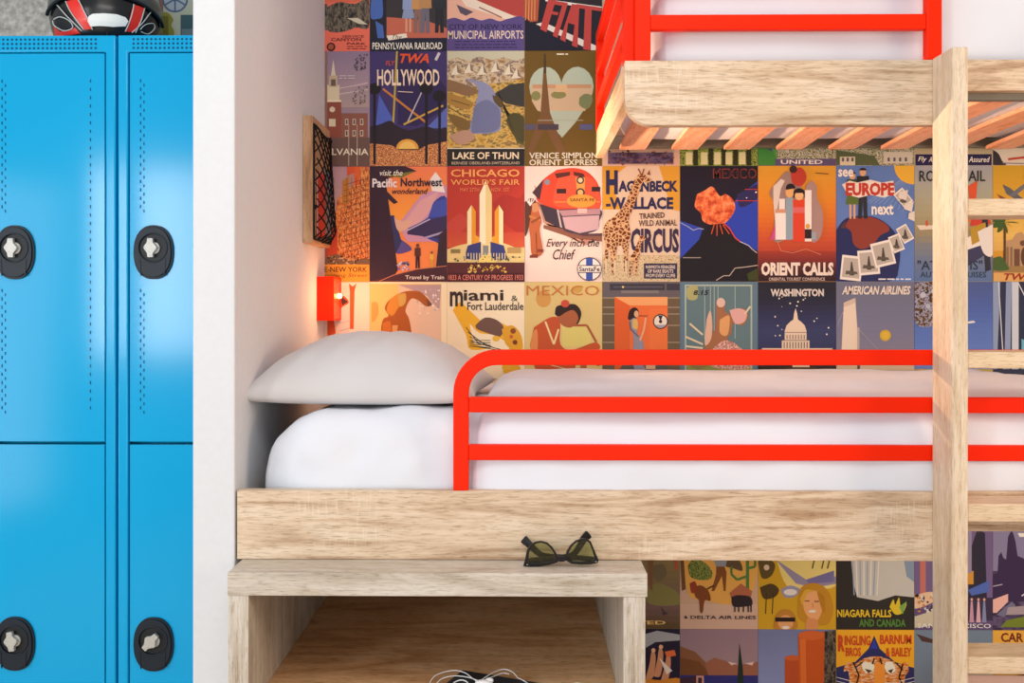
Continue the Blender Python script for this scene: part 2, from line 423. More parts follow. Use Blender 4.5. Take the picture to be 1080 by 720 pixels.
hpatch('red_cheek', M['hred'], [(59,26),(66,31),(76,31),(82,28),(88,34),(78,35),(60,36)], 0.0025)
hpatch('chin_vent', M['hwhite'], [(97,18),(101,15.5),(112,15),(126,16),(135,19),(138,23),(135,28),(122,28.5),(108,27.5),(99,28),(96,23)], 0.006)
hpatch('cheek_vent', M['plastic_dark'], [(61,21),(68,19),(77,23),(79,28),(71,30),(62,26)], 0.003)
hpatch('cheek_vent', M['plastic_dark'], [(153,31),(158,27),(165,26),(166,30),(160,34)], 0.003)
# visor: smoked shield above the dark gasket line
vis = MB()
def visor(u, v):
    a = math.radians(192+156*u); zz = 0.128+0.06*v-0.042*abs(2*u-1)**2.2
    A, B = hprof(zz); return hw((A+0.006)*math.cos(a), (B+0.006)*math.sin(a), zz)
vis.grid(visor, 30, 6); vis.build('visor', M['hvisor'], hel, smooth=True)
g = MB(); g.tube([visor(i/30, 0.0)+Vector((0,-0.001,-0.002)) for i in range(31)], 0.0052, 8, up=(0,0,1)); g.build('visor_seal', M['plastic_dark'], hel, smooth=True)
MB().tube([hw(0.004, -hprof(z)[1]-0.001, z) for z in (0.0, 0.012, 0.024)], 0.003, 6, up=(1,0,0)).build('chin_seam', M['plastic_dark'], hel)

# ------------------------------------------------------------------ bunk bed frame with ladder
X0 = PX(250, 0.0)
bed = thing('bunk_bed', (0.4, 0.45, 0), 'light oak bunk bed with orange red guard rails and a wooden ladder', 'bunk bed')
XR = 1.42
lt, lb = P(400, 517.3, 0).z, P(400, 589.8, 0).z
XPOST0, XPOST1 = PX(1004.3, -0.1), PX(1021.5, -0.1)
cutz = P(1040, 553, 0).z
pts = [(X0, lt), (X0, lb), (XPOST1-0.02, lb)]+arc(XPOST1-0.02+0.03, cutz-0.04, 0.04, 180, 90, 6)+[(XR, cutz), (XR, lt)]
MB().prism_y(pts, 0.0, 0.026).build('front_board', M['oakX'], bed, bevel=0.0012)
bx('back_rail', M['oakX'], bed, X0, XR, YB-0.03, YB-0.004, lb+0.02, lt, 0.001)
bx('bed_base', M['oakX'], bed, X0, XR, 0.026, YB-0.03, lb+0.06, lb+0.084, 0.001)
# upper bunk
UX0 = PX(659, 0.0); UXR = 1.98
ut, ub = P(800, 63.5, 0).z, P(800, 132.2, 0).z
ucut = P(1040, 95.5, 0).z
pts = [(UX0, ut)]+arc(UX0+0.060, ub+0.060, 0.060, 180, 270, 10)+[(XPOST1, ub), (XPOST1+0.012, ucut-0.02)]+arc(XPOST1+0.035, ucut-0.02, 0.02, 180, 90, 5)+[(UXR, ucut), (UXR, ut)]
MB().prism_y(pts, 0.0, 0.026).build('front_board', M['oakX'], bed, bevel=0.0015)
ez = Z(0.468)
bx('end_board', M['oakY'], bed, UX0+0.001, UX0+0.026, 0.026, 0.86, ez, ut-0.0005, 0.0012)
bx('back_rail', M['steel'], bed, UX0+0.03, UXR, 0.925, 0.95, Z(0.512), ut, 0.001)
bx('steel_rail', M['steel'], bed, XPOST1+0.02, UXR, 0.027, 0.05, ucut-0.0145, ucut+0.015, 0.001)
sx = PX(654, 0.90)
k = 0
while sx+k*0.1655 < UXR-0.1:
    xa = sx+k*0.1655; k += 1
    s = MB()
    def sf(u, v):
        y = 0.03+0.89*v
        return Vector((xa+0.082*u, y, Z(0.504)+0.010*math.sin(math.pi*v)))
    s.grid(sf, 2, 14)
    lo = [sf(0, j/13) for j in range(14)]; hi = [sf(1, j/13) for j in range(14)]
    top = [p+Vector((0,0,0.011)) for p in lo]+[p+Vector((0,0,0.011)) for p in hi]
    s.add(top, [(j, j+1, 14+j+1, 14+j) for j in range(13)])
    for row in (lo, hi):
        tt = row+[p+Vector((0,0,0.011)) for p in row]
        s.add(tt, [(j, j+1, 14+j+1, 14+j) for j in range(13)])
    for j in (0, 13): s.add([lo[j], hi[j], hi[j]+Vector((0,0,0.011)), lo[j]+Vector((0,0,0.011))], [(0,1,2,3)])
    s.build('bed_slat', M['slat'], bed)
# guard rails
def rail_prof(w, d): return [(-d/2,-w/2),(d/2,-w/2),(d/2,w/2),(-d/2,w/2)]
def ydir_path(xs, zt, zb, xa, xb, r, yc):
    p = [(xa, zb)]+[(x, z) for x, z in arc(xa+r, zt-r, r, 180, 90, 10)]+[(x, z) for x, z in arc(xb-r, zt-r, r, 90, 0, 10)]+[(xb, zb)]
    return [(x, yc, z) for x, z in p]
def guard_rail(name, xa, xb, zb, ztops, tw, r, yc=0.013):
    root = bpy.data.objects.new(name, None); C.objects.link(root); root.parent = bed
    root.location = Vector((xa, yc, zb))-wloc(bed)
    MB().sweep(ydir_path(None, ztops[0]-tw/2, zb, xa, xb, r, yc), rail_prof(tw, 0.024)).build('rail_frame', M['red'], root, bevel=0.003)
    for z in ztops[1:]:
        bx('rail_bar', M['red'], root, xa+tw/2, xb-tw/2, yc-0.010, yc+0.010, z-tw, z, 0.003)
    return root
tw = 16.2*2.113e-3
xa = (PX(478, 0.001)+PX(494, 0.001))/2
guard_rail('guard_rail', xa, 1.36, lt, [P(700, 368.8, 0.001).z, P(700, 419, 0.001).z, P(700, 469.5, 0.001).z], tw, 0.080)
xa2 = (PX(671, 0.001)+PX(685.5, 0.001))/2; xb2 = (PX(978, 0.001)+PX(993.5, 0.001))/2
uz = [P(800, y, 0.001).z for y in (-84, -34.5, 14.5)]
guard_rail('guard_rail', xa2, xb2, ut, uz, tw, 0.080)
# end rail of the upper bunk
er = bpy.data.objects.new('end_rail', None); C.objects.link(er); er.parent = bed; er.location = Vector((xa2, 0.45, ut))-wloc(bed)
xe = UX0+0.013
bx('rail_post', M['red'], er, xe-0.012, xe+0.012, 0.82, 0.855, ut-0.07, uz[0], 0.003)
bx('rail_post', M['red'], er, xe-0.012, xe+0.012, 0.03, 0.064, ut, uz[0], 0.003)
for z in uz: bx('rail_bar', M['red'], er, xe-0.011, xe+0.011, 0.064, 0.82, z-tw, z, 0.003)
# ladder
ld = bpy.data.objects.new('ladder', None); C.objects.link(ld); ld.parent = bed; ld.location = Vector((XPOST0, -0.05, 0))-wloc(bed)
pw = XPOST1-XPOST0
XP2 = XPOST1+0.40
pz = P(1004, 49.0, -0.1).z
for xa_ in (XPOST0, XP2):
    o = MB().box(xa_, xa_+pw, -0.1, -0.001, 0, pz).build('ladder_post', M['beechZ'], ld)
    b = o.modifiers.new('edge', 'BEVEL'); b.width = 0.004; b.segments = 2; b.limit_method = 'ANGLE'
for y0, y1 in ((209.3, 227.3), (371, 388.5), (531.3, 550.5), (693, 711)):
    bx('ladder_tread', M['beechX'], ld, XPOST1, XP2, -0.094, -0.004, P(1040, y1, -0.094).z, P(1040, y0, -0.094).z, 0.003)

# ------------------------------------------------------------------ bedding
def nz(p, s, o=0.0): return mnoise.noise(Vector((p[0]*s+o, p[1]*s-o*0.7, p[2]*s+o*1.3)))
def soft_block(x0, x1, y0, y1, z0, z1, rx, ry, rz, nx, ny, nz_, wob, seed, ws=5.0, shape=None, rzb=None):
    rzb = rz if rzb is None else rzb
    """rounded block from a subdivided box, rounded by superellipse projection near the edges, then creased"""
    bm = bmesh.new()
    b = MB()
    def side(fn, n1, n2): b.grid(fn, n1, n2)
    L = lambda a, c, t: a+(c-a)*t
    side(lambda u, v: (L(x0,x1,u), L(y0,y1,v), z1), nx, ny); side(lambda u, v: (L(x0,x1,u), L(y1,y0,v), z0), nx, ny)
    side(lambda u, v: (L(x0,x1,u), y0, L(z0,z1,v)), nx, nz_); side(lambda u, v: (L(x0,x1,u), y1, L(z1,z0,v)), nx, nz_)
    side(lambda u, v: (x0, L(y0,y1,u), L(z1,z0,v)), ny, nz_); side(lambda u, v: (x1, L(y0,y1,u), L(z0,z1,v)), ny, nz_)
    out = []
    for p in b.v:
        q = Vector(p)
        cx = min(max(q.x, x0+rx), x1-rx); cy = min(max(q.y, y0+ry), y1-ry); cz = min(max(q.z, z0+rzb), z1-rz)
        d = Vector(((q.x-cx)/rx, (q.y-cy)/ry, (q.z-cz)/(rz if q.z > cz else rzb))); m = max(abs(d.x), abs(d.y), abs(d.z))
        if m > 1e-6:
            l = d.length; d = d*(m/l); q = Vector((cx+d.x*rx, cy+d.y*ry, cz+d.z*(rz if d.z > 0 else rzb)))
        w = wob*(nz(q, ws, seed)+0.5*nz(q, ws*2.3, seed+5))
        n = Vector((q.x-(x0+x1)/2, q.y-(y0+y1)/2, (q.z-(z0+z1)/2)*2))
        dn = d.normalized() if m > 1e-6 else Vector((0,0,1))
        q += dn*w
        if shape: q = shape(q)
        out.append(q)
    b.v = out
    return b
mz = Z(-0.236)
def msh(q):
    # the head end sags and bulges outwards at the bottom
    return q
mat_lo = soft_block(-0.606, 1.36, 0.034, 0.92, lb+0.087, mz, 0.18, 0.07, 0.16, 110, 40, 22, 0.012, 3.0, 7.5, rzb=0.05)
tag(mat_lo.build('mattress', M['sheet'], smooth=True), 'white sheeted mattress on the lower bunk beneath the pillow', 'mattress')
def dsh(q):
    # slanted, rolled-back head edge
    t = max(0.0, min(1.0, (0.55-(q.x+0.10))/0.55))
    f = (q.z-(mz+0.0))/0.03
    q = q.copy()
    if q.x < 0.25:
        lean = 0.10*max(0.0, min(1.0, (Z(-0.22)-q.z)/0.18))
        q.x -= lean*(0.25-q.x)/0.35*0.8
    return q
class Du: pass
def duvet(x0, x1, yf, yb, ztop, zbot, th, seed, taper):
    """cover draped over a mattress: top sheet falling over the front edge"""
    b = MB()
    prof = [(yb, ztop), (yb-0.12, ztop+0.006), (0.55, ztop+0.012), (0.35, ztop+0.010), (0.22, ztop+0.004), (0.13, ztop-0.004), (0.075, ztop-0.022), (yf+0.013, ztop-0.055), (yf+0.003, ztop-0.095), (yf, ztop-0.14), (yf+0.004, zbot)]
    pp = spline([(0, y, z) for y, z in prof], 5)
    n = len(pp)
    def fn(u, v, inner):
        p = pp[min(n-1, int(round(v*(n-1))))]
        vv = v
        xs = x0+taper*(1-v)**1.0
        x = xs+(x1-xs)*u
        e = max(0.0, 1-u*(x1-x0)/0.10); edge = math.sqrt(max(0.0, 1-e*e)) if e > 0 else 1.0
        i = min(n-2, max(1, int(round(v*(n-1)))))
        tdir = (pp[i+1]-pp[i-1]).normalized(); nrm = Vector((0, tdir.z, -tdir.y))
        q = Vector((x, p.y, p.z))
        w = 0.006*nz(q, 5.0, seed)+0.004*nz(q, 11.0, seed+3)+0.0045*nz((q.x*0.6, q.y*6, q.z*6), 2.2, seed)
        if inner: return q-nrm*0.0 - nrm*th*0.5*edge
        return q+nrm*(th*0.5*edge+w*(0.3+0.7*edge))
    nu = 110
    b.grid(lambda u, v: fn(u**1.35, v, False), nu, n); b.grid(lambda u, v: fn(u**1.35, v, True), nu, n)
    # close the ends
    for v in (0.0, 1.0):
        A = [fn((i/(nu-1))**1.35, v, False) for i in range(nu)]; B = [fn((i/(nu-1))**1.35, v, True) for i in range(nu)]
        b.add(A+B, [(i, i+1, nu+i+1, nu+i) for i in range(nu-1)])
    A = [fn(1.0, j/(n-1), False) for j in range(n)]; B = [fn(1.0, j/(n-1), True) for j in range(n)]
    b.add(A+B, [(j, j+1, n+j+1, n+j) for j in range(n-1)])
    return b
tag(duvet(-0.12, 1.365, 0.036, 0.90, mz+0.022, lt-0.01, 0.040, 2.0, 0.06).build('duvet', M['duvet'], smooth=True), 'white duvet spread over the lower bunk behind the red rails', 'duvet')
um = soft_block(UX0+0.075, UXR-0.05, 0.05, 0.915, Z(0.527), Z(0.78), 0.05, 0.05, 0.06, 80, 30, 16, 0.005, 8.0, 5.0)
tag(um.build('mattress', M['sheet'], smooth=True), 'white sheeted mattress on the upper bunk behind red bars', 'mattress')
# pillow
pil = MB()
pc = Vector((PX(397, 0.37)+0.004, 0.375, mz+0.004)); phx, phy, pth = 0.288, 0.30, 0.176
rot = math.radians(-3)
def pill(sgn):
    def fn(u, v):
        a = 2*u-1; b = 2*v-1
        # corners pull out into ears, sides draw in
        px_ = a*(1-0.075*(1-b*b)*abs(a)**2); py_ = b*(1-0.075*(1-a*a)*abs(b)**2)
        h = (max(0, 1-abs(a)**2.3)**0.62)*(max(0, 1-abs(b)**2.3)**0.62)
        x = px_*phx; y = py_*phy
        wr = 0.006*mnoise.noise(Vector((a*2.5, b*2.5, 1.3)))+0.004*mnoise.noise(Vector((a*7, b*3, 4.0)))
        # creases radiating from the corners
        z = 0.026+(pth-0.030)*h+wr*h*1.2 if sgn > 0 else max(0.002, 0.026-0.030*h**0.5)
        if sgn > 0: z = max(z, 0.026)
        xr = x*math.cos(rot)-y*math.sin(rot); yr = x*math.sin(rot)+y*math.cos(rot)
        return Vector((pc.x+xr, pc.y+yr, pc.z+z))
    return fn
pil.grid(pill(1), 56, 56); pil.grid(pill(-1), 56, 56)
tag(pil.build('pillow', M['pillow'], smooth=True), 'plump white pillow on the lower bunk by the lamp', 'pillow')

# ------------------------------------------------------------------ bedside desk box
DY0 = -0.104
dt = Z(-0.558)
dx0, dx1 = PX(239.8, DY0), PX(682.8, DY0)
desk = thing('bedside_shelf_unit', ((dx0+dx1)/2, 0.2, 0), 'pale oak open shelf unit with thick sides standing before the lower bunk', 'shelf unit')
bx('desk_top', M['oakG'], desk, dx0, dx1, DY0, 0.92, P(400, 628.5, DY0).z, dt, 0.0012)
dtb = P(400, 628.5, DY0).z
bx('side_panel', M['oakZ'], desk, dx0+0.001, PX(261.7, DY0), DY0+0.002, 0.92, 0, dtb, 0.0012)
bx('side_panel', M['oakZ'], desk, PX(657.7, DY0), dx1-0.004, DY0+0.002, 0.92, 0, dtb, 0.0012)
sh_z = Z(-0.852)
bx('shelf_board', M['shelf_oak'], desk, PX(261.7, DY0), PX(657.7, DY0), DY0+0.004, 0.90, sh_z-0.045, sh_z, 0.001)
bx('back_panel', M['shelf_oak'], desk, PX(261.7, DY0), PX(657.7, DY0), 0.90, 0.918, 0.0, dtb, 0.001)

# sunglasses, folded and resting upside down
SG = -0.052
def sg(x, y): return 540+x/10.8, 560+y/10.8
gl = thing('sunglasses', (PX(590, SG), SG, dt), 'folded dark sunglasses with green lenses on the shelf unit top', 'sunglasses')
sgo = dt-P(590, 599.4, SG).z
def sgp(x, y, Y=SG):
    px, py = sg(x, y); p = P(px, py, Y); return (p.x, p.z+sgo)
lo_ = [(128,412),(148,340),(168,235),(205,172),(265,138),(330,128),(400,146),(462,200),(505,270),(538,335),(520,372),(420,402),(300,418),(200,420)]
li_ = [(178,372),(190,320),(196,250),(222,192),(275,157),(330,147),(390,165),(444,214),(482,278),(498,330),(480,348),(400,368),(300,378),(220,380)]
ro_ = [(600,345),(622,245),(662,178),(722,126),(790,102),(855,104),(900,140),(930,210),(958,280),(988,345),(975,378),(890,395),(780,398),(680,388)]
ri_ = [(632,328),(648,250),(682,190),(735,142),(792,122),(848,124),(882,154),(906,214),(926,276),(940,330),(925,352),(870,364),(780,368),(690,360)]
fr = MB()
for o_, i_ in ((lo_, li_), (ro_, ri_)):
    fr.ring_y([sgp(*p) for p in o_], [sgp(*p) for p in i_], SG-0.003, SG+0.003)
fr.prism_y([sgp(*p) for p in [(515,300),(620,300),(625,345),(590,362),(540,365),(510,345)]], SG-0.004, SG+0.002)
fr.build('frame_front', M['tort'], gl, bevel=0.0008)
for i_ in (li_, ri_):
    MB().prism_y([sgp(*p) for p in i_], SG-0.0007, SG+0.0007).build('lens', M['lens'], gl)
def temple(path, sc):
    pp = []
    for x, y, dy in path:
        a, z = sgp(x, y, SG); pp.append((a, SG+dy, max(z, dt+0.004)))
    sp = spline(pp, 6); k = len(sp)
    scl = [sc[0]+(sc[1]-sc[0])*(i/(k-1))**3 for i in range(k)]
    scl[-1] *= 0.6
    MB().sweep(sp, [(-0.002,-0.006),(0.002,-0.006),(0.0026,0),(0.002,0.006),(-0.002,0.006),(-0.0026,0)], up=(0,1,0.05), scales=scl).build('temple', M['tort'], gl, bevel=0.0006)
temple([(960,365,0.004),(900,355,0.014),(650,345,0.020),(430,340,0.024),(330,322,0.028),(250,262,0.032),(180,200,0.036),(128,155,0.040)], (0.95, 1.6))
temple([(160,385,0.004),(230,370,0.012),(450,350,0.013),(640,325,0.015),(720,290,0.018),(775,220,0.022),(825,145,0.027),(890,85,0.032)], (0.95, 1.6))
for x, y in ((175, 395), (955, 360)):
    a, z = sgp(x, y); MB().box(a-0.0015, a+0.0015, SG-0.0042, SG-0.0028, z-0.001, z+0.001).build('rivet', M['brass'], gl)

# notebook and earphones on the shelf
nb_z = sh_z+0.016
a = PZ(488, 706.2, nb_z); d2 = PZ(568, 719.6, nb_z)
ux = Vector((d2.x-a.x, d2.y-a.y, 0)).normalized(); uy = Vector((ux.y, -ux.x, 0))
cs = [a, a+ux*0.21, a+ux*0.21+uy*0.09, a+uy*0.09]
cs = [a, a+ux*0.205, a+ux*0.205+uy*0.145, a+uy*0.145]
nb = thing('notebook', (cs[0]+cs[2])/2*1.0-Vector((0,0,0.016)), 'charcoal notebook lying on the oak shelf', 'notebook')
def slab(b, pts, z0, z1, ins=0.0):
    c = sum(pts, Vector())/4
    q = [p+(c-p).normalized()*ins for p in pts]
    return b.add([(p.x,p.y,z0) for p in q]+[(p.x,p.y,z1) for p in q], [(3,2,1,0),(4,5,6,7),(0,1,5,4),(1,2,6,5),(2,3,7,6),(3,0,4,7)])
slab(MB(), cs, sh_z+0.0135, nb_z).build('cover', M['notebook'], nb, bevel=0.0008)
slab(MB(), cs, sh_z+0.0005, sh_z+0.003).build('cover', M['notebook'], nb, bevel=0.0008)
slab(MB(), cs, sh_z+0.003, sh_z+0.0135, 0.004).build('pages', M['paper'], nb)
ep = thing('earphones', PZ(500, 719, nb_z), 'white wired earphones with a tangled cable on top of the charcoal notebook', 'earphones')
def cab(pts, r=0.0011, dz=0.0016):
    z = nb_z+dz
    pp = spline([PZ(x, y, z)+Vector((0, 0, k)) for x, y, k in pts], 6)
    MB().tube(pp, r, 8, up=(0,0,1)).build('cable', M['cable'], ep, smooth=True)
cab([(452,724,0),(455,717.5,.002),(462,712.5,.004),(478,708.6,.004),(490,711,.004),(499,717,.003),(506,721,.002)])
cab([(458,724,0),(463,718,.001),(470,715,.002),(480,713.4,.002),(493,714.8,.002),(503,719,.004),(510,722,.002)])
cab([(500,722,0),(508,717.5,.002),(520,711,.004),(531,707.3,.004),(540,709.5,.003),(545,713.5,.001)])
cab([(504,723,0),(512,718,.003),(522,713.5,.002),(530,710.5,.002),(537,711.5,.002)])
cab([(474,726,0),(479,720.5,.002),(486,718.4,.003),(492,720,.003),(497,726,.001)], 0.0014)
cab([(545,714,.0),(556,720,.0),(575,732,-.010)])
c0 = PZ(509, 719.5, nb_z+0.006)
MB().ball(c0, (0.017, 0.010, 0.006)).build('cable_splitter', M['cable'], ep, smooth=True)
for x, y, z_ in ((516, 717.5, nb_z+0.006), (609, 722.5, sh_z+0.007)):
    c1 = PZ(x, y, z_); e = MB().ball(c1, (0.010, 0.008, 0.0065)); e.tube([c1, c1+Vector((0.006,-0.014,-0.002)), c1+Vector((0.010,-0.03,-0.003))], 0.003, 8, up=(0,0,1)); e.build('earbud', M['cable'], ep, smooth=True)
cab([(613,730,-.014),(600,740,-.014),(575,732,-.010)])

# pouf under the bunk
pf = soft_block(PX(988, 0.78), PX(988, 0.78)+0.6, 0.34, 0.80, 0.0, Z(-1.108), 0.02, 0.03, 0.02, 30, 24, 12, 0.003, 5.0, 8.0)
tag(pf.build('pouf', M['pink'], smooth=True), 'pale pink pouf low under the bunk behind the ladder treads', 'pouf')

# ------------------------------------------------------------------ net pocket on the partition
wx = XL1
ny0, ny1 = 0.645, 0.895
bz1, bz0 = P(319.5, 121.7, ny0).z, P(319.5, 255.7, ny0).z
net = thing('net_pocket', (wx, (ny0+ny1)/2, bz0), 'black net pocket on an oak board fixed to the partition above the lamp', 'wall pocket')
bx('backboard', M['oakB'], net, wx+0.0005, wx+0.030, ny0, ny1, bz0, bz1, 0.0015)
def netp(s, t):     # s along y, t along z
    bulge = (1-(2*s-1)**4)*(0.25+0.75*(1-t))*(1-max(0, (0.10-t)/0.10)**2)
    return Vector((wx+0.032+0.034*bulge, ny0+0.008+(ny1-ny0-0.014)*s, bz0+0.012+(bz1-bz0-0.035)*t-0.018*math.sin(math.pi*s)*(t > 0.5)*(t-0.5)*2))
cords = MB()
for fam in (1, -1):
    for kk in range(-8, 14):
        seg_ = []
        for i in range(29):
            t = i/28; s_ = kk/5.0+fam*t*1.6*1.0 if fam > 0 else kk/5.0+0.6-t*1.6
            if 0 <= s_ <= 1: seg_.append(netp(s_, t))
        if len(seg_) > 2: cords.tube(seg_, 0.0022, 5, up=(1,0,0.2))
cords.build('net', M['black_matt'], net)
MB().tube([netp(i/14, 1) for i in range(15)]+[netp(1, 1-i/14) for i in range(1, 15)]+[netp(1-i/14, 0) for i in range(1, 15)]+[netp(0, i/14) for i in range(1, 14)], 0.0036, 6, up=(1,0.1,0.1), closed=True).build('net_border_cord', M['black_matt'], net)
hk = MB()
for s_, t in ((0.02, 0.97), (0.98, 0.97), (0.02, 0.28), (0.98, 0.28), (0.5, 0.0)):
    hk.ball(netp(s_, t), 0.0065, 10, 6)
hk.build('hook', M['black_matt'], net, smooth=True)
def mag(y0, y1, z0, z1, x0, x1, m1, name, label, cat):
    t = thing(name, (wx+0.04, (y0+y1)/2, z0), label, cat)
    bx('cover', m1, t, x0, x0+0.001, y0, y1, z0, z1, 0.0003); bx('cover', m1, t, x1-0.001, x1, y0, y1, z0, z1, 0.0003)
    bx('pages', M['paper'], t, x0+0.001, x1-0.001, y0+0.002, y1-0.001, z0+0.002, z1-0.002, 0)
mag(ny0+0.045, ny0+0.145, bz0+0.022, bz0+0.215, wx+0.0312, wx+0.0362, newmat('red_magazine_cover', '#c8372b', 0.4), 'magazine', 'red covered magazine tucked behind the black net', 'magazine')
mag(ny0+0.150, ny0+0.235, bz0+0.022, bz0+0.235, wx+0.0312, wx+0.0362, newmat('slate_magazine_cover', '#6d7b86', 0.4), 'booklet', 'slate grey booklet tucked behind the black net', 'booklet')

# ------------------------------------------------------------------ red reading lamp
ly0, ly1 = 0.835, 0.955
lz1, lz0 = P(340, 291.5, ly0).z, P(340, 338, ly0).z
lx0, lx1 = wx+0.0005, PX(352, ly0)
lamp = thing('reading_lamp', (lx0, (ly0+ly1)/2, lz0), 'red box reading lamp glowing on the partition beside the pillow', 'lamp')
h = MB(); th = 0.004
h.box(lx0, lx0+th, ly0, ly1, lz0, lz1); h.box(lx0+th, lx1, ly0, ly0+th, lz0, lz1)
h.box(lx0+th, lx1, ly1-th, ly1, lz0, lz1); h.box(lx0+th, lx1, ly0+th, ly1-th, lz1-th, lz1); h.box(lx0+th, lx1, ly0+th, ly1-th, lz0, lz0+th)
h.build('lamp_housing', M['red'], lamp)
bx('diffuser', M['diffuser'], lamp, lx1-0.004, lx1-0.001, ly0+th, ly1-th, lz0+th, lz1-th, 0)
bc = Vector((lx1+0.004, 0.905, P(357, 312, 0.90).z))
MB().ball(bc, 0.0085).build('bulb', M['bulb'], lamp, smooth=True)
MB().tube([bc+Vector((-0.03,0,0)), bc+Vector((-0.006,0,0))], 0.007, 10, up=(0,0,1)).build('bulb_socket', M['steel'], lamp)
def light(name, kind, loc, energy, col, **kw):
    l = bpy.data.lights.new(name, kind); l.energy = energy; l.color = col
    for k_, v in kw.items(): setattr(l, k_, v)
    o = bpy.data.objects.new(name, l); C.objects.link(o); o.location = loc; return o
# ------------------------------------------------------------------ posters
PXU = (PX(1047, YB)-PX(390, YB))/(8*82.125)     # metres per picture pixel on the wall
PX0 = PX(390, YB); PZ0 = P(500, 175.3, YB).z
ROWY = {'A': -69.0, 'B': 53.0, 'C': 175.3, 'D': 297.7, 'E': 420.0, 'F': 542.0, 'G': 664.3}
PW, PH = 82.1, 122.4
pmats = {}
def pm(c):
    if c not in pmats: pmats[c] = newmat('print_'+c.lstrip('#'), c, 0.6, 0.25)
    return pmats[c]
def pnoise(key, cols, scale, stretch=(1,1,1), interp='CONSTANT', detail=4):
    if key not in pmats:
        n = len(cols); lo_, hi_ = 0.30, 0.70
        pmats[key] = mottled('print_'+key, [(0 if i == 0 else lo_+(hi_-lo_)*i/n, c) for i, c in enumerate(cols)], scale, 0.6, 0, interp, detail, stretch)
    return key
class Poster:
    def __init__(s, col, row, base, w=PW, h=PH):
        s.gain = 1.4 if row in 'FG' else 1.0  # rows under the bed: print colours lifted to offset weak light
        s.b = MB(); s.mats = []; s.k = 0
        s.x0 = PX0+(col-1)*PW*PXU; s.z0 = PZ0-(ROWY[row]-175.3)*PXU
        s.w, s.h = w, h
        y1 = YB-0.0003; s.yf = YB-0.0014
        s.use(base)
        g = 0.12*PXU
        s.b.box(s.x0+g, s.x0+w*PXU-g, s.yf, y1, s.z0-h*PXU+g, s.z0-g)
    def use(s, c):
        if s.gain != 1.0 and c.startswith('#'):
            c = '#%02x%02x%02x' % tuple(min(250, int(255*(((int(c[i:i+2], 16)/255)**2.2*s.gain)**(1/2.2)))) for i in (1, 3, 5))
        m = pm(c)
        if m not in s.mats: s.mats.append(m)
        s.b.mi = s.mats.index(m)
    def pt(s, x, y, y_): return (s.x0+x*PXU, y_, s.z0-y*PXU)
    def nxt(s): s.k += 1; return s.yf-0.00007*s.k
    def P(s, pts, c):
        s.use(c); Y = s.nxt(); g = 0.2
        q = [(min(max(x, g), s.w-g), min(max(y, g), s.h-g)) for x, y in pts]
        a = sum(q[i][0]*q[(i+1)%len(q)][1]-q[(i+1)%len(q)][0]*q[i][1] for i in range(len(q)))
        if a > 0: q = q[::-1]
        s.b.add([s.pt(x, y, Y) for x, y in q], [tuple(range(len(q)))]); return s
    def R(s, x0, y0, x1, y1, c): return s.P([(x0,y0),(x1,y0),(x1,y1),(x0,y1)], c)
    def E(s, cx, cy, rx, ry, c, a0=0, a1=360, n=24):
        pts = [(cx+rx*math.cos(math.radians(a0+(a1-a0)*i/n)), cy-ry*math.sin(math.radians(a0+(a1-a0)*i/n))) for i in range(n if a1-a0 >= 360 else n+1)]
        return s.P(pts, c)
    def L(s, pts, w, c):
        for (xa, ya), (xb, yb) in zip(pts[:-1], pts[1:]):
            d = math.hypot(xb-xa, yb-ya) or 1; nx, ny = -(yb-ya)/d*w/2, (xb-xa)/d*w/2
            s.P([(xa+nx,ya+ny),(xb+nx,yb+ny),(xb-nx,yb-ny),(xa-nx,ya-ny)], c)
        return s
    def S(s, pts, c, n=4):     # smooth closed outline
        sp = spline([(x, y, 0) for x, y in pts+[pts[0]]], n)
        return s.P([(p.x, p.y) for p in sp[:-1]], c)
    def grad(s, y0, y1, cols, x0=0, x1=PW):
        n = 18; K = [[int(c[i:i+2], 16) for i in (1, 3, 5)] for c in cols]
        for i in range(n):
            f = i/(n-1)*(len(cols)-1); a = min(int(f), len(cols)-2) if len(cols) > 1 else 0; t = f-a
            b = min(a+1, len(cols)-1)
            c = '#%02x%02x%02x' % tuple(int(K[a][q]+(K[b][q]-K[a][q])*t) for q in range(3))
            s.R(x0, y0+(y1-y0)*i/n, x1, y0+(y1-y0)*(i+1)/n, c)
        return s
    def T(s, txt, x0, y0, x1, y1, c, bold=0.0, shear=0.0, rot=0.0):
        cu = bpy.data.curves.new('lettering', 'FONT'); cu.body = txt; cu.resolution_u = 2; cu.offset = bold; cu.shear = shear
        o = bpy.data.objects.new('lettering', cu); C.objects.link(o)
        dg = bpy.context.evaluated_depsgraph_get(); dg.update()
        me = bpy.data.meshes.new_from_object(o.evaluated_get(dg))
        V = [v.co.copy() for v in me.vertices]; Fc = [tuple(p.vertices) for p in me.polygons]
        bpy.data.objects.remove(o); bpy.data.curves.remove(cu); bpy.data.meshes.remove(me)
        lox = min(v.x for v in V); hix = max(v.x for v in V); loy = min(v.y for v in V); hiy = max(v.y for v in V)
        s.use(c); Y = s.nxt(); out = []
        cx, cy = (x0+x1)/2, (y0+y1)/2; cr, sr = math.cos(math.radians(rot)), math.sin(math.radians(rot))
        for v in V:
            x = x0+(v.x-lox)/(hix-lox)*(x1-x0); y = y1-(v.y-loy)/(hiy-loy)*(y1-y0)
            dx, dy = x-cx, y-cy
            out.append(s.pt(cx+dx*cr+dy*sr, cy-dx*sr+dy*cr, Y))
        s.b.add(out, Fc); return s
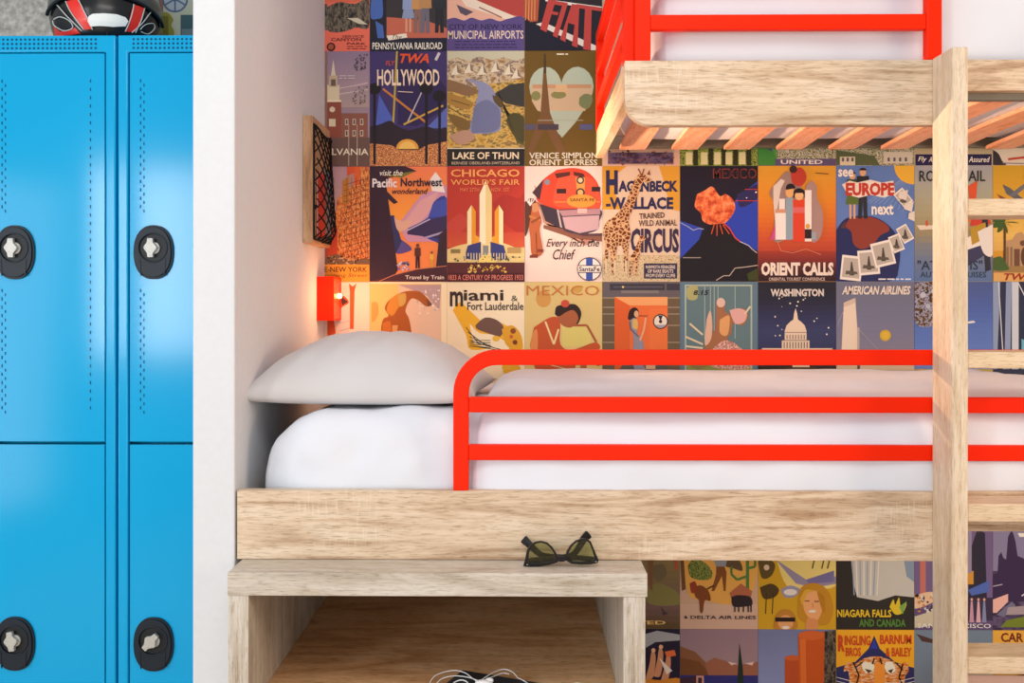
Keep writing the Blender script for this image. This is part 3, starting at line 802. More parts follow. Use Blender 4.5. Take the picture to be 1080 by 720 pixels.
    def dots(s, n, x0, y0, x1, y1, r, cols, seed=1):
        rnd = random.Random(seed)
        for i in range(n):
            x, y = rnd.uniform(x0, x1), rnd.uniform(y0, y1); q = r*rnd.uniform(0.6, 1.4)
            s.use(cols[i % len(cols)])
            if i % 12 == 0: Y = s.nxt()
            s.b.add([s.pt(x+q*math.cos(a), y+q*math.sin(a), Y) for a in (0, -1.57, -3.14, -4.71)], [(0,1,2,3)])
        return s
    def done(s, label):
        o = s.b.build('travel_poster', s.mats, fix=False)
        return tag(o, label, 'poster', 'vintage travel posters covering the back wall')
def person(p, x, y, h, shirt, legs, skin, hair, skirt=False):
    """tiny printed figure standing with feet at (x,y)"""
    w = h*0.13
    if skirt: p.P([(x-w*1.1,y-h*.3),(x+w*1.1,y-h*.3),(x+w*.6,y-h*.62),(x-w*.6,y-h*.62)], legs); p.R(x-w*.5,y-h*.3,x-w*.15,y,skin); p.R(x+w*.15,y-h*.3,x+w*.5,y,skin)
    else: p.P([(x-w*.7,y),(x-w*.15,y),(x,y-h*.4),(x+w*.15,y),(x+w*.7,y),(x+w*.6,y-h*.52),(x-w*.6,y-h*.52)], legs)
    p.P([(x-w,y-h*.5),(x+w,y-h*.5),(x+w*.9,y-h*.83),(x-w*.9,y-h*.83)], shirt)
    p.E(x, y-h*.9, w*.5, h*.075, skin, n=10); p.E(x, y-h*.94, w*.55, h*.05, hair, 0, 180, 8)

pnoise('n_crowd', ['#6a3a26','#a85a34','#d89455','#e8b878'], 260)
pnoise('n_ridge', ['#4b3a2c','#8e6c4a','#b3946c','#d9c8a4','#6a5048','#c0a890'], 30, (1.0,1,1.6), detail=8, interp='LINEAR')
pnoise('n_meadow', ['#4e4424','#8a6c30','#c89a40','#d9b860','#6a5a30','#b08850'], 22, (1.4,1,3), detail=8, interp='LINEAR')
pnoise('n_rock', ['#1f1a1a','#4a443c','#746a58','#2c2626'], 70, (1,1,0.5))
pnoise('n_tree', ['#2a1c12','#6b4a26','#9aa0b8','#4a3218'], 90)
pnoise('n_city', ['#6b3a24','#b4552c','#dc7a38','#f0a860','#8c5a3c'], 110, (1.5,1,0.6))
pnoise('n_grass', ['#8c7a58','#c2ae86','#d8c6a0','#a08a60'], 160)
def giraffe():
    m = newmat('print_giraffe', '#7a3d1e', 0.6, 0.25); tc = N(m, 'ShaderNodeTexCoord')
    v = N(m, 'ShaderNodeTexVoronoi', Scale=85.0); v.feature = 'DISTANCE_TO_EDGE'; lk(m, tc, 'Object', v, 'Vector')
    r = ramp(m, [(0, '#dcb98a'), (0.09, '#d0a070'), (0.12, '#7a3d1e'), (0.5, '#5a2a16')]); lk(m, v, 'Distance', r, 'Fac'); lk(m, r, 'Color', bsdf(m), 'Base Color'); return m
pmats['n_giraffe'] = giraffe()
pnoise('n_cloud', ['#6e2a24','#b8442a','#e8703c','#f09a68'], 40, interp='LINEAR')
pnoise('n_leafy', ['#2c3a1c','#5f7a2e','#9caa4a','#3a4a2a','#d0c070'], 100)
pnoise('n_sea', ['#273a6e','#3f5a96','#6c86b4'], 50, (0.5,1,2), 'LINEAR')
pnoise('n_tiger', ['#2a1a12','#d8772a','#e89440','#f3d8b4','#c45f20'], 70, (0.6,1,2.2))
pnoise('n_floral', ['#d8a8a0','#e8c4b4','#b8606c','#8c8a5c','#f0dcc8'], 150)
pnoise('n_dusk', ['#4a3c5c','#6a5a7c','#3a2c4c'], 40, (0.6,1,1.6), 'LINEAR')
pnoise('n_town', ['#8a8a98','#c8bca0','#5c6a3a','#d8d0b8','#6a6a90'], 90)
pnoise('n_mural', ['#a8b4a4','#c8ccc0','#7d8890','#b4ac7c'], 24, (1,1,1), 'LINEAR')
def bars(p, x0, x1, ys, c, w=0.9, seed=2):
    r = random.Random(seed)
    for y in ys:
        x = x0
        while x < x1-2:
            l = r.uniform(3, 8); p.R(x, y-w/2, min(x+l, x1), y+w/2, c); x += l+1.4

# ---- row A
p = Poster(-2, 'A', 'n_mural')
p.R(0, 60, 22, 122, '#8a8468'); p.R(14, 40, 20, 104, '#57564a'); p.P([(22,40),(58,40),(60,122),(26,122)], '#b9bda8')
p.P([(21,66),(27,66),(26,84),(21,82)], '#9a6a60')
p.E(39, 66, 14, 14.5, '#56698a').E(39, 66, 12, 12.5, '#a9b6bd')
for a in range(0, 360, 60): p.L([(39, 66), (39+12*math.cos(math.radians(a+30)), 66+12.5*math.sin(math.radians(a+30)))], 1.8, '#56698a')
p.E(39, 66, 3, 3, '#56698a')
p.S([(22,94),(23,84),(28,80),(33,82),(37,88),(35,94),(38,100),(36,106),(22,106)], '#8f8a3a').R(26,84,32,106,'#6e6a2a').R(45, 83, 60, 106, '#3f5f66').R(46, 98, 60, 106, '#6a7f86').S([(18,92),(22,96),(24,106),(16,106)], '#3f3f3a')
p.done('sliver of a wheel mural poster above the lockers beside the white partition')

p = Poster(0, 'A', '#e8705a')
p.R(0, 0, 82, 70, '#d8694e'); p.S([(37,75),(50,70),(66,72),(81,68),(81,97),(68,97),(56,101),(44,102),(37,98)], 'n_rock')
p.R(0, 72, 37, 100, 'n_rock'); p.P([(58,87),(70,87),(80,94),(70,93)], '#cfc8b0')
p.T('SERVICE', 53, 105.2, 76, 107.8, '#4a1a16', .01); p.T('CANYON', 41, 108, 73, 111.5, '#4a1a16', .02); p.T('PARK', 58, 113, 78, 115.4, '#4a1a16', .02)
bars(p, 58, 81, (117.2, 119.6), '#7a2a22'); p.E(41, 117.5, 4.6, 4.6, '#3a1a18').E(41, 117.5, 3, 3, '#a8503c')
p.done('salmon poster with black rocks and CANYON lettering, top left by the partition')

p = Poster(1, 'A', '#2c2a36')
p.R(18, 60, 82, 109, '#c46852').P([(18,60),(82,60),(82,98),(60,90),(30,87),(18,86)], '#3a3436'); p.R(0,60,17,113,'#23222c')
p.S([(2,62),(12,62),(14,84),(8,88),(1,86)], '#4a6ab4').P([(6,90),(14,95),(16,113),(9,113)], '#4a6ab4')
person(p, 41, 102, 48, '#8fa0c8', '#8c9abc', '#d8a080', '#3a2a20', True); person(p, 51, 103, 50, '#c8945c', '#8a6a62', '#d8a080', '#3a2a20'); person(p, 59, 103, 52, '#b98a58', '#6e6a78', '#d8a080', '#2a2020')
person(p, 74, 103, 52, '#2c3038', '#26282e', '#c89070', '#201818')
p.R(0, 108.5, 82, 122, '#1d1f33'); p.P([(18,106),(39,103.5),(40,108),(20,111)], '#eee4d0').T('The', 24, 105, 34, 109.5, '#3a2a2a', 0, .3)
p.T('PENNSYLVANIA RAILROAD', 3, 113.2, 77, 120.5, '#f1ead8', .01)
p.done('Pennsylvania Railroad poster with people standing on a red floor')

p = Poster(2, 'A', '#c8544c')
p.P([(0,60),(82,60),(82,86),(40,80),(0,76)], '#b5443c').P([(0,68),(20,66),(70,85),(82,88),(82,92),(0,90)], '#e6b29a').P([(10,73),(28,81),(20,85),(14,82)], '#5a5060').P([(14,66),(30,68),(72,86),(66,90),(20,75)], '#ead9c4').L([(34,76),(58,87)], 1.2, '#8a3a34')
p.S([(0,89),(8,87),(18,90),(26,87),(36,90),(46,88),(56,91),(66,88),(82,88),(82,122),(0,122)], '#5a4a84')
p.T('CITY OF NEW YORK', 2, 94, 80, 99.5, '#251f44', .01); p.T('MUNICIPAL AIRPORTS', 1, 100.8, 81, 109.6, '#f0d8bc', .005)
bars(p, 8, 74, (112.3, 115.6, 118.8), '#2c2450', .8)
p.done('purple City of New York Municipal Airports poster with a plane above')

p = Poster(3, 'A', '#1d1c26')
p.P([(0,60),(16,60),(14,91),(6,92),(0,86)], '#b5553a')
for i in range(4): p.L([(2+i*3, 60), (1+i*3.2, 90)], .8, '#e8a860')
p.P([(22,66),(82,76),(82,80),(22,70)], '#ece4d6').P([(12,94),(20,92),(82,120),(82,122),(70,122),(18,97)], '#e6dcd0')
p.P([(24,60),(82,60),(82,76),(24,68)], '#2a2026')
for pts in ([(25,68),(33,69),(23,103),(16,101)], [(30,69),(41,71),(40,75),(29,73)], [(27,80),(36,82),(35,85),(26,83)],
            [(41,71),(46,72),(34,111),(29,109)],
            [(50,73),(58,74),(56,119),(50,117),(53,95),(46,93),(43,115),(37,112)], [(47,86),(56,88),(55,92),(46,90)],
            [(55,73),(82,77),(82,81),(54,77)], [(64,76),(71,77),(70,122),(62,121)]): p.P(pts, '#c0443e')
p.P([(0,90),(6,94),(60,122),(0,122)], '#17172a')
p.done('dark poster with giant slanting red FIAT lettering')

# ---- row B
p = Poster(0, 'B', '#9a8490')
p.grad(0, 60, ['#8f7a92','#9a8494','#a58e96','#ab958f']); p.L([(48,40),(80,34)], 1.2, '#c8b4ae').L([(48,46),(80,41)], 1.2, '#c8b4ae')
p.R(52, 66, 80, 112, '#8a5648'); p.R(37, 52, 52, 108, '#8c4a3a'); p.R(37, 36, 50, 54, '#d8c8a8'); p.R(39, 26, 48, 38, '#c2ab8c'); p.R(41, 30, 46, 37, '#6a5a50')
p.P([(41,26),(46,26),(43.6,9)], '#d8c8b0'); p.R(37, 52, 52, 54, '#ead8b8')
for yy in (72, 84):
    for xx in (56, 64, 72): p.R(xx, yy, xx+3.4, yy+6.5, '#d8c4aa').R(xx+.7, yy+.7, xx+2.7, yy+5.6, '#5a4a50')
p.R(39, 72, 46, 80, '#d8c8a8').E(42.5, 62, 3, 3, '#d8c8a8')
p.R(37, 92, 82, 122, '#6a5048'); p.R(0, 0, 37, 122, '#8c6a5c')
for x in (60, 69): p.L([(x, 78), (x, 122)], .8, '#b8a488')
p.dots(40, 66, 4, 80, 20, .9, ['#4a3a48']); p.dots(40, 64, 38, 80, 56, .8, ['#5a4654','#6a5a50']); bars(p, 50, 70, (26.5, 29), '#d8c8c8', .8)
p.T('PENNSYLVANIA', 1, 103.5, 81, 110.5, '#eadcc4', .012)
p.done('lilac Pennsylvania poster with a brick hall and white steeple')

p = Poster(1, 'B', '#3a2f5c')
p.P([(0,0),(82,0),(82,82),(0,82)], '#3f3268'); p.P([(10,46),(30,82),(6,82)], '#4f62b8').P([(60,82),(82,60),(82,82)], '#5a6ab8')
p.P([(30,0),(50,0),(82,40),(82,60),(50,80),(30,78)], '#2f2350')
p.L([(14,40),(60,76)], 2.2, '#c47a34').L([(29,0),(25,76)], 2, '#b8a03a').L([(57,40),(40,76)], 1.4, '#b9b0b8').L([(36,78),(78,58)], 2, '#c8a040').L([(74,2),(70,10)], 3, '#cfc6c8')
p.S([(0,80),(10,78),(22,74),(30,80),(42,84),(60,80),(72,84),(82,82),(82,106),(0,106)], '#2c1f2a')
p.E(40, 104, 12, 10.5, '#e0a040', 0, 180).E(40, 104, 9, 8, '#eec060', 0, 180)
p.P([(0,98),(24,100),(30,105),(52,105),(60,100),(82,96),(82,122),(0,122)], 'n_crowd')
for x, y in ((5,40),(60,40),(74,48)): p.R(x-1.2, y, x+1.6, 120, '#1d141c').E(x, y, 7, 6, '#1d141c'); 
p.T('FLY', 17, 10.5, 27, 15.5, '#c4502c', .02, .2); p.T('TWA', 32, 3, 63, 13, '#e2542a', .03, .3); p.T('HOLLYWOOD', 8, 19.5, 74, 37, '#f0d6b8', .02)
p.L([(30,43),(46,44)], .9, '#d8c0b0')
p.done('purple TWA Hollywood poster with searchlight beams over a bowl')

p = Poster(2, 'B', '#c8bfa0')
p.R(0, 0, 82, 10, '#c9c6a8'); p.P([(0,10),(10,7),(22,11),(34,6),(48,10),(60,7),(72,11),(82,8),(82,50),(0,50)], 'n_ridge')
p.P([(0,42),(82,30),(82,103),(0,103)], 'n_meadow'); p.P([(50,46),(66,36),(82,34),(82,60),(62,56)], '#3c3a34').P([(52,40),(60,60),(80,80),(82,100),(74,98),(64,70)], '#5c5a2c')
p.S([(18,29),(28,31),(38,33),(46,38),(51,46),(52,56),(57,62),(57,72),(56,84),(48,87),(36,88),(25,87),(25,78),(28,66),(31,54),(33,44),(30,36)], '#8d93b2')
p.S([(27,70),(30,58),(42,52),(52,58),(56,64),(56,80),(48,86),(34,87),(26,86)], '#70769a')
p.S([(0,30),(14,34),(30,40),(33,44),(22,48),(8,44),(0,42)], '#8a6a48').S([(0,44),(18,50),(28,56),(22,62),(6,58),(0,54)], '#a8803c').S([(0,66),(14,70),(24,76),(22,84),(8,80)], '#7c6030').S([(48,47),(56,50),(60,58),(56,60),(50,54)], '#5c4a2c').S([(62,74),(70,66),(82,72),(82,96),(72,92)], '#4e4a28').L([(60,60),(70,84)], 1.4, '#3c3820').L([(4,52),(24,58)], .8, '#5a4420').L([(2,60),(20,70)], .8, '#5a4420').S([(2,90),(20,84),(30,92),(14,100)], '#b89078')
for x, y in ((10,14),(24,12),(38,14),(52,11),(66,14),(74,18)): p.P([(x-6,y+12),(x,y),(x+5,y+11)], '#e6dcc0').P([(x,y),(x+5,y+11),(x+1,y+9)], '#8a7460')
p.R(0, 103, 82, 104, '#e6dcc0')
p.R(0, 104, 82, 122.4, '#25201f'); p.T('LAKE OF THUN', 6, 107.5, 76, 115, '#efd9b4', .02); p.T('BERNESE OBERLAND-SWITZERLAND', 5, 117.5, 77, 120.5, '#c8b090', .005)
p.done('Lake of Thun poster with a river valley and golden meadows')

p = Poster(3, 'B', '#6f5418')
def heart(cx, top, w, h, n=20):
    pts = []
    for i in range(n*2):
        t = 2*math.pi*i/(2*n)
        x = 16*math.sin(t)**3; y = 13*math.cos(t)-5*math.cos(2*t)-2*math.cos(3*t)-math.cos(4*t)
        pts.append((cx+x/16*w/2, top+(12-y)/29*h))
    return pts
p.P(heart(39, 17, 68, 76), '#b9c8ae')
p.P([q for q in [(6,37),(72,37),(72,44),(70,52),(64,64),(14,64),(8,54)]], '#d0b890'); p.P([(9,40),(70,40),(71,36),(8,36)], '#c89a70'); p.P([(16,64),(62,64),(54,76),(40,92),(26,78)], '#b4c4ac')
p.E(36, 47, 8, 4, '#8a8a50').S([(58,50),(64,46),(71,48),(71,56),(66,62),(58,58)], '#7c8658').R(33, 36, 45, 44, '#dcb884').E(12, 48, 5, 5, '#8a8a50')
p.P([(20,20),(22.5,20),(27,66),(44,110),(36,110),(22,82),(8,110),(2,110),(17,66)], '#7a5630').P([(20.5,4),(22.5,4),(23,24),(20,24)], '#4c3a1a')
p.R(0, 78, 12, 84, '#5a5468').R(14, 78, 36, 84, '#4a4048').R(58, 78, 72, 84, '#5a5c80').L([(14,74),(62,74)], .7, '#a8b098')
p.T('1906', 34, 2.5, 46, 5, '#ece0c0', .0) if False else bars(p, 34, 46, (4,), '#ece0c0', 1.6)
p.T('VENICE SIMPLON', 5, 108, 77, 114.5, '#e6dcc4', .015); p.T('ORIENT EXPRESS', 5, 115.4, 77, 121.6, '#e6dcc4', .015)
p.done('brown Venice Simplon Orient Express poster with a heart shaped view')

p = Poster(4, 'B', '#d8b49c'); p.R(6, 90, 76, 121, '#b89a88'); p.R(6, 108, 75, 120, 'n_dusk'); p.dots(60, 6, 106, 76, 121, 1.2, ['#4a3038','#7a4a50'], 3)
p.R(0, 20, 82, 60, '#c8a090').done('pinkish poster with a dark sketch, mostly behind the upper bunk')
p = Poster(5, 'B', '#6c8a30'); p.R(0, 96, 82, 122, 'n_leafy')
for x in (6, 22, 36, 48, 62): p.R(x, 108, x+7, 121, '#d8d4a0').R(x+8, 104, x+13, 122, '#2c3018')
p.done('green striped poster strip directly above the volcano poster')
p = Poster(6, 'B', '#5a4a7c'); p.P([(0,100),(20,110),(30,122),(0,122)], '#3f8a3c').P([(14,104),(50,112),(60,122),(24,122)], '#5a9a48').R(20, 104, 82, 115, 'n_town'); p.R(18, 115, 82, 122.3, '#5c5078').T('UNITED', 24, 116.3, 68, 120.6, '#ece6da', .02)
p.done('purple and green UNITED poster strip directly under the upper bunk')
p = Poster(7, 'B', 'n_town'); p.P([(0,106),(40,112),(46,122),(0,122)], '#566040').R(4, 113, 20, 122, '#d6ccb0').R(50, 108, 80, 120, '#cfc6b4')
for x in (6, 11, 16, 54, 60, 66, 72): p.R(x, 114, x+2.4, 118, '#5a5a6c')
p.done('poster strip of pale hillside houses under the upper bunk')
p = Poster(8, 'B', '#c8b89a'); p.R(0, 80, 82, 110, '#b9aa88'); p.R(1, 110.5, 81, 122.3, '#1f1b4a').T('Fly', 4, 113, 13, 119.5, '#efeae0', .01, .25).T('Assured', 57, 113.2, 79, 119, '#efeae0', .01, .25).T('As', 15, 113.2, 21, 118.8, '#efeae0', .01, .25).T('y', 52, 114.5, 55.5, 120, '#efeae0', .01, .25)
p.done('navy banner poster strip with white slanted lettering behind the ladder post')
p = Poster(9, 'B', '#d8cdbb'); p.S([(0,106),(6,110),(10,118),(14,122),(0,122)], '#2e2a34'); p.L([(16,116),(60,111)], 2.4, '#b83c30').L([(10,120),(60,121)], 1, '#6c6a74')
p.done('pale poster strip with a red stroke right of the ladder post')

# ---- row C
p = Poster(0, 'C', '#c08a78')
p.grad(0, 60, ['#b88f98','#c09a98','#c8a498'], 37, 60); p.R(0, 0, 37, 122, '#a0604a')
p.P([(82,0),(58,10),(58,0)], '#d8552e').P([(82,2),(70,0),(66,18),(48,34),(44,62),(44,104),(82,104)], 'n_city').P([(66,0),(72,0),(71,20),(66,20)], '#e0602c').P([(53,16),(60,10),(60,40),(53,40)], '#c07a34').P([(41,12),(45,12),(45,66),(41,66)], '#a88a90')
for yy in range(12, 100, 6): p.L([(54,yy+8),(82,yy)], .5, '#7a3a20')
for xx in range(58, 82, 5): p.L([(xx, 12), (xx, 100)], .4, '#7a3a20')
p.R(37, 66, 48, 104, '#c2482c'); p.S([(37,96),(48,93),(60,100),(82,98),(82,106),(37,106)], '#7a5a40').dots(50, 37, 95, 70, 105, 1, ['#3a2a22','#c8a880'], 4)
p.R(0, 104, 82, 122.4, '#ee9a32'); p.T('5TH AVE-NEW YORK', 9, 106.5, 79.5, 112, '#4a2416', .012); p.T('The Shopping Street', 12, 113.5, 80, 118.5, '#5a2a18', .0, .2)
p.done('orange New York Shopping Street poster with a tall avenue, behind the net pocket')

p = Poster(1, 'C', '#f0884a')
p.grad(0, 70, ['#ee7e50','#f08a48','#f2983c','#f2a23c'])
p.P([(30,62),(55,30),(82,20),(82,0),(82,80),(40,80)], '#c890a8').P([(30,68),(54,36),(74,26),(62,50),(48,66)], '#d8a0a0')
p.P([(64,14),(70,6),(76,14),(80,28),(66,26)], '#ece0d8')
p.S([(40,66),(62,54),(68,38),(82,34),(82,82),(70,80),(56,74)], '#3a3f8c').P([(62,54),(68,38),(82,34),(82,54)], '#4350a8').P([(40,68),(60,58),(82,52),(82,78),(56,74),(40,72)], '#3c2f54')
p.L([(40,68),(64,56)], 1.4, '#b9aac4').L([(58,76),(78,70)], 2, '#a89ab8')
p.S([(28,76),(34,78),(44,86),(42,90),(28,92)], '#5a4a86'); p.P([(22,52),(26,52),(34,80),(28,92),(22,92)], '#33345e').S([(26,54),(34,58),(44,56),(40,66),(30,68)], '#d8a890')
p.P([(74,72),(82,66),(82,112),(70,110)], '#3a2630'); p.P([(0,0),(38,0),(50,5),(36,10),(20,12),(18,22),(30,110),(22,122),(0,122)], '#38202e').P([(18,26),(30,38),(26,40),(19,34)], '#38202e').P([(16,10),(49,5),(34,12)], '#7a7434')
p.P([(0,122),(24,116),(50,109),(82,105),(82,122.4)], '#4a2630').L([(10,122),(26,115),(50,109),(82,105.5)], .8, '#c87a58')
person(p, 51, 108, 26, '#5a3026', '#3a2028', '#8a4a30', '#2a1818'); person(p, 66, 107, 17, '#e8b040', '#d8a038', '#8a4a30', '#3a2018')
p.dots(26, 30, 102, 44, 110, 1.3, ['#b8a0c0','#d8c8d0','#7a6aa0'], 6)
p.T('visit the', 11, 4, 35, 10, '#f3e6d6', .005, .3); p.T('Pacific', 3, 13, 29, 22.5, '#efe2e0', .025); p.T('Northwest', 33, 12.5, 77, 21.5, '#3a1d2c', .025); p.T('wonderland', 24, 23.5, 62, 29.5, '#3a1d2c', .015, .3)
p.T('Travel by Train', 38, 115.5, 79, 121, '#f1dcc8', .01)
p.done('Pacific Northwest wonderland poster with hikers under orange sky')

p = Poster(2, 'C', '#b93a2c')
p.S([(48,40),(60,30),(76,34),(82,30),(82,70),(60,60)], '#a83228').S([(0,60),(14,50),(22,60),(14,70),(0,74)], '#c2473a'); p.grad(70, 86, ['#c24a34','#cc5a38'])
p.P([(0,88),(12,84),(30,80),(56,80),(72,86),(82,86),(82,104),(0,104)], '#e6cc88')
for x, w, top, bot, sh in ((26, 5, 48, 92, 41), (55, 5, 48, 92, 41)): p.P([(x-4.5,bot),(x-4.5,top),(x,sh),(x,bot)], '#f3e2ac' if x < 40 else '#e89a2c'); p.P([(x,bot),(x,sh),(x+4.5,top),(x+4.5,bot)], '#e89a2c' if x < 40 else '#f3e2ac')
p.P([(28,92),(28,72),(36,76),(36,92)], '#eda430').P([(46,92),(46,76),(54,72),(54,92)], '#eda430')
p.P([(34.5,96),(34.5,30),(41,15),(41,96)], '#f7ecc4').P([(41,96),(41,15),(47.5,30),(47.5,96)], '#e9cf8a')
p.P([(22,84),(36,80),(36,100),(18,98)], '#3b3f7a').P([(46,80),(60,84),(64,98),(46,100)], '#3b3f7a').R(36, 82, 46, 100, '#eeda98').R(38, 84, 44, 96, '#8a8a8c')
for x in range(19, 64, 3): p.R(x, 92, x+1, 100, '#e2cf98')
p.P([(30,103),(38,94),(44,94),(54,103)], '#f0d678'); p.R(4, 88, 14, 92, '#8a7a4a').R(64, 86, 78, 92, '#b09058'); p.dots(40, 2, 96, 80, 103, 1, ['#2c4a3a','#2a2a3a','#c8a860'], 9)
p.R(0, 102, 82, 114, '#5a2a2c').dots(40, 22, 105, 62, 112, 1.3, ['#e8b848','#d89a34','#f0d070'], 11)
p.R(0, 113, 82, 122.4, '#4a1d24'); p.T('1833 A CENTURY OF PROGRESS 1933', 1.5, 115, 80.5, 120.6, '#e0806a', .01)
p.T('CHICAGO', 4, 3.5, 77, 11.5, '#f0a45a', .02); p.T("WORLD'S FAIR", 4, 14, 77, 20, '#f0a45a', .01); p.T('MAY 27TH', 14, 23, 34, 27, '#e88a58', .0); p.T('NOV. 1ST', 47, 23, 66, 27, '#e88a58', .0)
p.done("red Chicago World's Fair poster with three cream towers")

p = Poster(3, 'C', '#f2d6c8')
p.P([(10,20),(20,30),(24,56),(44,74),(64,84),(82,72),(82,76),(60,78),(20,60)], '#c89078').P([(20,62),(82,74),(82,80),(50,76),(20,66)], '#8a5a48')
p.S([(34,4),(52,2),(66,6),(76,16),(80,28),(80,44),(70,48),(34,46),(18,40),(12,32),(18,16)], '#d8482e').S([(36,12),(52,9),(72,14),(79,30),(78,44),(44,44),(30,38)], '#e2583a')
p.P([(8,28),(20,14),(16,36)], '#4a3038').P([(32,8),(48,6),(48,10),(34,13)], '#5a2a24').P([(52,6),(62,8),(64,12),(52,10)], '#5a2a24').R(34, 24, 44, 29, '#3a2424').R(71, 22, 80, 27, '#3a2424').E(24, 17, 3, 3, '#8a8a98')
p.P([(54,12),(64,12),(63,42),(57,42)], '#e8a052').E(59, 15, 4, 4, '#3a2a2a').E(59, 15, 2.6, 2.6, '#d8c8a0').E(59, 28, 4.6, 4.6, '#3a2a2a').E(59, 28, 3, 3, '#d8b070')
p.E(60, 37, 15.5, 7, '#e49a40').T('SANTA FE', 48, 34, 74, 37.5, '#5a2018', .015).L([(32,38),(44,38)], .8, '#e8a050').L([(76,38),(80,38)], .8, '#e8a050')
p.P([(16,40),(34,46),(38,66),(22,58)], '#3e3440').S([(36,46),(80,46),(79,58),(76,68),(58,72),(42,68),(38,56)], '#4a3e4c').P([(40,54),(79,52),(78,67),(58,71),(43,66)], '#c9a6ac').P([(36,47),(80,45),(80,51),(40,53)], '#b58a90').R(56, 45, 66, 50, '#d8b8b0').P([(40,68),(62,74),(82,74),(82,71),(58,72)], '#5a4048')
p.S([(2,42),(8,36),(16,40),(15,46),(18,58),(16,68),(19,92),(8,94),(6,76),(4,60)], '#b5623a').S([(0,38),(6,34),(12,37),(8,44),(6,56),(3,70),(0,72)], '#5a3428').S([(8,40),(13,39),(15,43),(15,47),(10,49),(8,46)], '#c98a62').P([(14,43),(16.4,45.6),(14,46)], '#c98a62').L([(5,53),(17,57)], 2.6, '#c07a44').L([(17,54),(7,60)], 2.4, '#8a4a2c').L([(12,70),(13,92)], .8, '#7a3a24').P([(6,94),(14,93),(14,97),(5,97)], '#7a3a28').P([(14,88),(20,88),(20,91),(14,91)], '#7a3a28')
for x in (1, 3, 5, 8, 11): p.L([(6,42),(x,34.5)], 1, '#ece0d8')
p.T('Every inch the', 23, 77, 79, 88, '#3a2a30', .004, .35); p.T('Chief', 30, 88, 54, 99, '#3a2a30', .004, .35)
p.E(68.5, 109, 13, 12.6, '#3a3440').E(68.5, 109, 12, 11.6, '#f3e4d8').R(65, 97.4, 72, 120.6, '#3c55a8').R(56.5, 105.6, 80.5, 112.4, '#f3e4d8').L([(56.8,105.2),(80.2,105.2)], .9, '#3a3440').L([(56.8,112.6),(80.2,112.6)], .9, '#3a3440').T('SantaFe', 57.5, 106.4, 79.5, 111.4, '#2a2430', .02)
p.done('white Santa Fe poster with a red train and a standing chief')

p = Poster(4, 'C', '#ddc6ac')
p.P([(2,0),(26,0),(16,8),(12,24),(20,46),(0,46),(0,0)], '#d59a2c').P([(60,0),(82,0),(82,48),(72,46),(66,20)], '#d8a038'); p.R(0, 94, 82, 122, 'n_grass')
p.T('H', 4, 4.5, 16.5, 30, '#2c2c56', .06); p.T('AGENBECK', 17, 15.5, 80, 27.5, '#2c2c56', .05); p.T('-WALLACE', 4, 33, 75, 46, '#2c2c56', .045)
p.T('TRAINED', 39, 49.5, 66, 55.5, '#5a3a34', .03, 0, 3); p.T('WILD ANIMAL', 38.5, 57, 79, 63.5, '#5a3a34', .02, 0, 1); p.T('CIRCUS', 30, 66, 81, 92, '#3a2c4a', .04)
p.S([(34,14),(40,8),(46,10),(52,15),(48,18),(43,17),(38,30),(32,46),(28,58),(30,72),(28,84),(26,110),(23,110),(22,88),(16,86),(13,112),(10,112),(8,88),(4,110),(2,110),(3,84),(1,70),(4,60),(14,52),(24,40),(30,26)], 'n_giraffe')
for x in (38, 44): p.L([(42,11),(x,3)], 1.4, '#8a4a28')
p.P([(47,9),(50,4),(51,10)], '#8a4a28').E(44, 11.5, .9, .9, '#1a1210')
p.S([(40,74),(44,74),(46,78),(42,80),(40,92),(38,100),(36,116),(34,116),(33,100),(30,115),(28,115),(30,96),(34,90),(37,82)], 'n_giraffe')
for x in (3, 12, 24): p.R(x, 100, x+2.2, 113, '#d8c4a4')
p.R(0, 92, 8, 112, '#6a5a50') if False else None
p.R(44, 103, 79, 119, '#33304a').T('MAMMOTH MENAGERIE', 46, 105, 77, 108.6, '#e6d8c8', .01).T('OF RARE BEASTS', 48, 109.4, 75, 113, '#e6d8c8', .01).T('FROM EVERY CLIME', 46, 114, 77, 117.6, '#e6d8c8', .01)
p.done('Hagenbeck-Wallace circus poster with a tall giraffe')

p = Poster(5, 'C', '#1c1a2c')
p.P([(0,58),(24,66),(20,78),(0,98)], '#3048b4').P([(60,34),(82,16),(82,90),(62,80),(46,60)], '#2a44b4').S([(60,30),(72,24),(82,20),(82,34),(64,44)], '#2b2a5c')
p.S([(18,30),(16,38),(16,44),(22,50),(24,58),(32,62),(44,62),(52,56),(58,46),(56,36),(48,30),(42,32),(34,22),(26,26)], 'n_cloud')
p.P([(0,100),(14,88),(24,74),(32,62),(46,61),(54,72),(64,82),(82,90),(82,122.4),(0,122.4)], '#1a1820')
for a, b in (((36,62),(33,72)),((39,62),(39,74)),((42,62),(45,72)),((45,62),(52,72))): p.L([a, b], .9, '#d8562c')
p.L([(46,61),(52,66),(58,76),(63,80)], 1.2, '#d8452a').L([(63,80),(72,84),(76,88),(81,92)], .8, '#c8c0b8').L([(0,60),(8,64),(14,68),(20,66),(25,67)], .8, '#a8b0c8').L([(68,25),(82,25)], .8, '#c03a34').L([(58,37),(82,37)], .8, '#c03a34')
p.L([(38,121),(46,116),(52,116),(58,108),(68,107),(82,105)], .8, '#c8b8a8').E(80, 28, .9, .9, '#f0e6d8').E(70, 34, .7, .7, '#f0e6d8').L([(3,97),(22,97)], .9, '#a09890').P([(70,114),(82,108),(82,121),(72,121)], '#3c4420')
p.T('MEXICO', 34.5, 3, 80.5, 13.5, '#8a3c34', .02).T('MEXICO', 35.5, 4, 79.5, 12.6, '#2a1a22', .0)
p.done('dark Mexico poster with an erupting orange volcano')

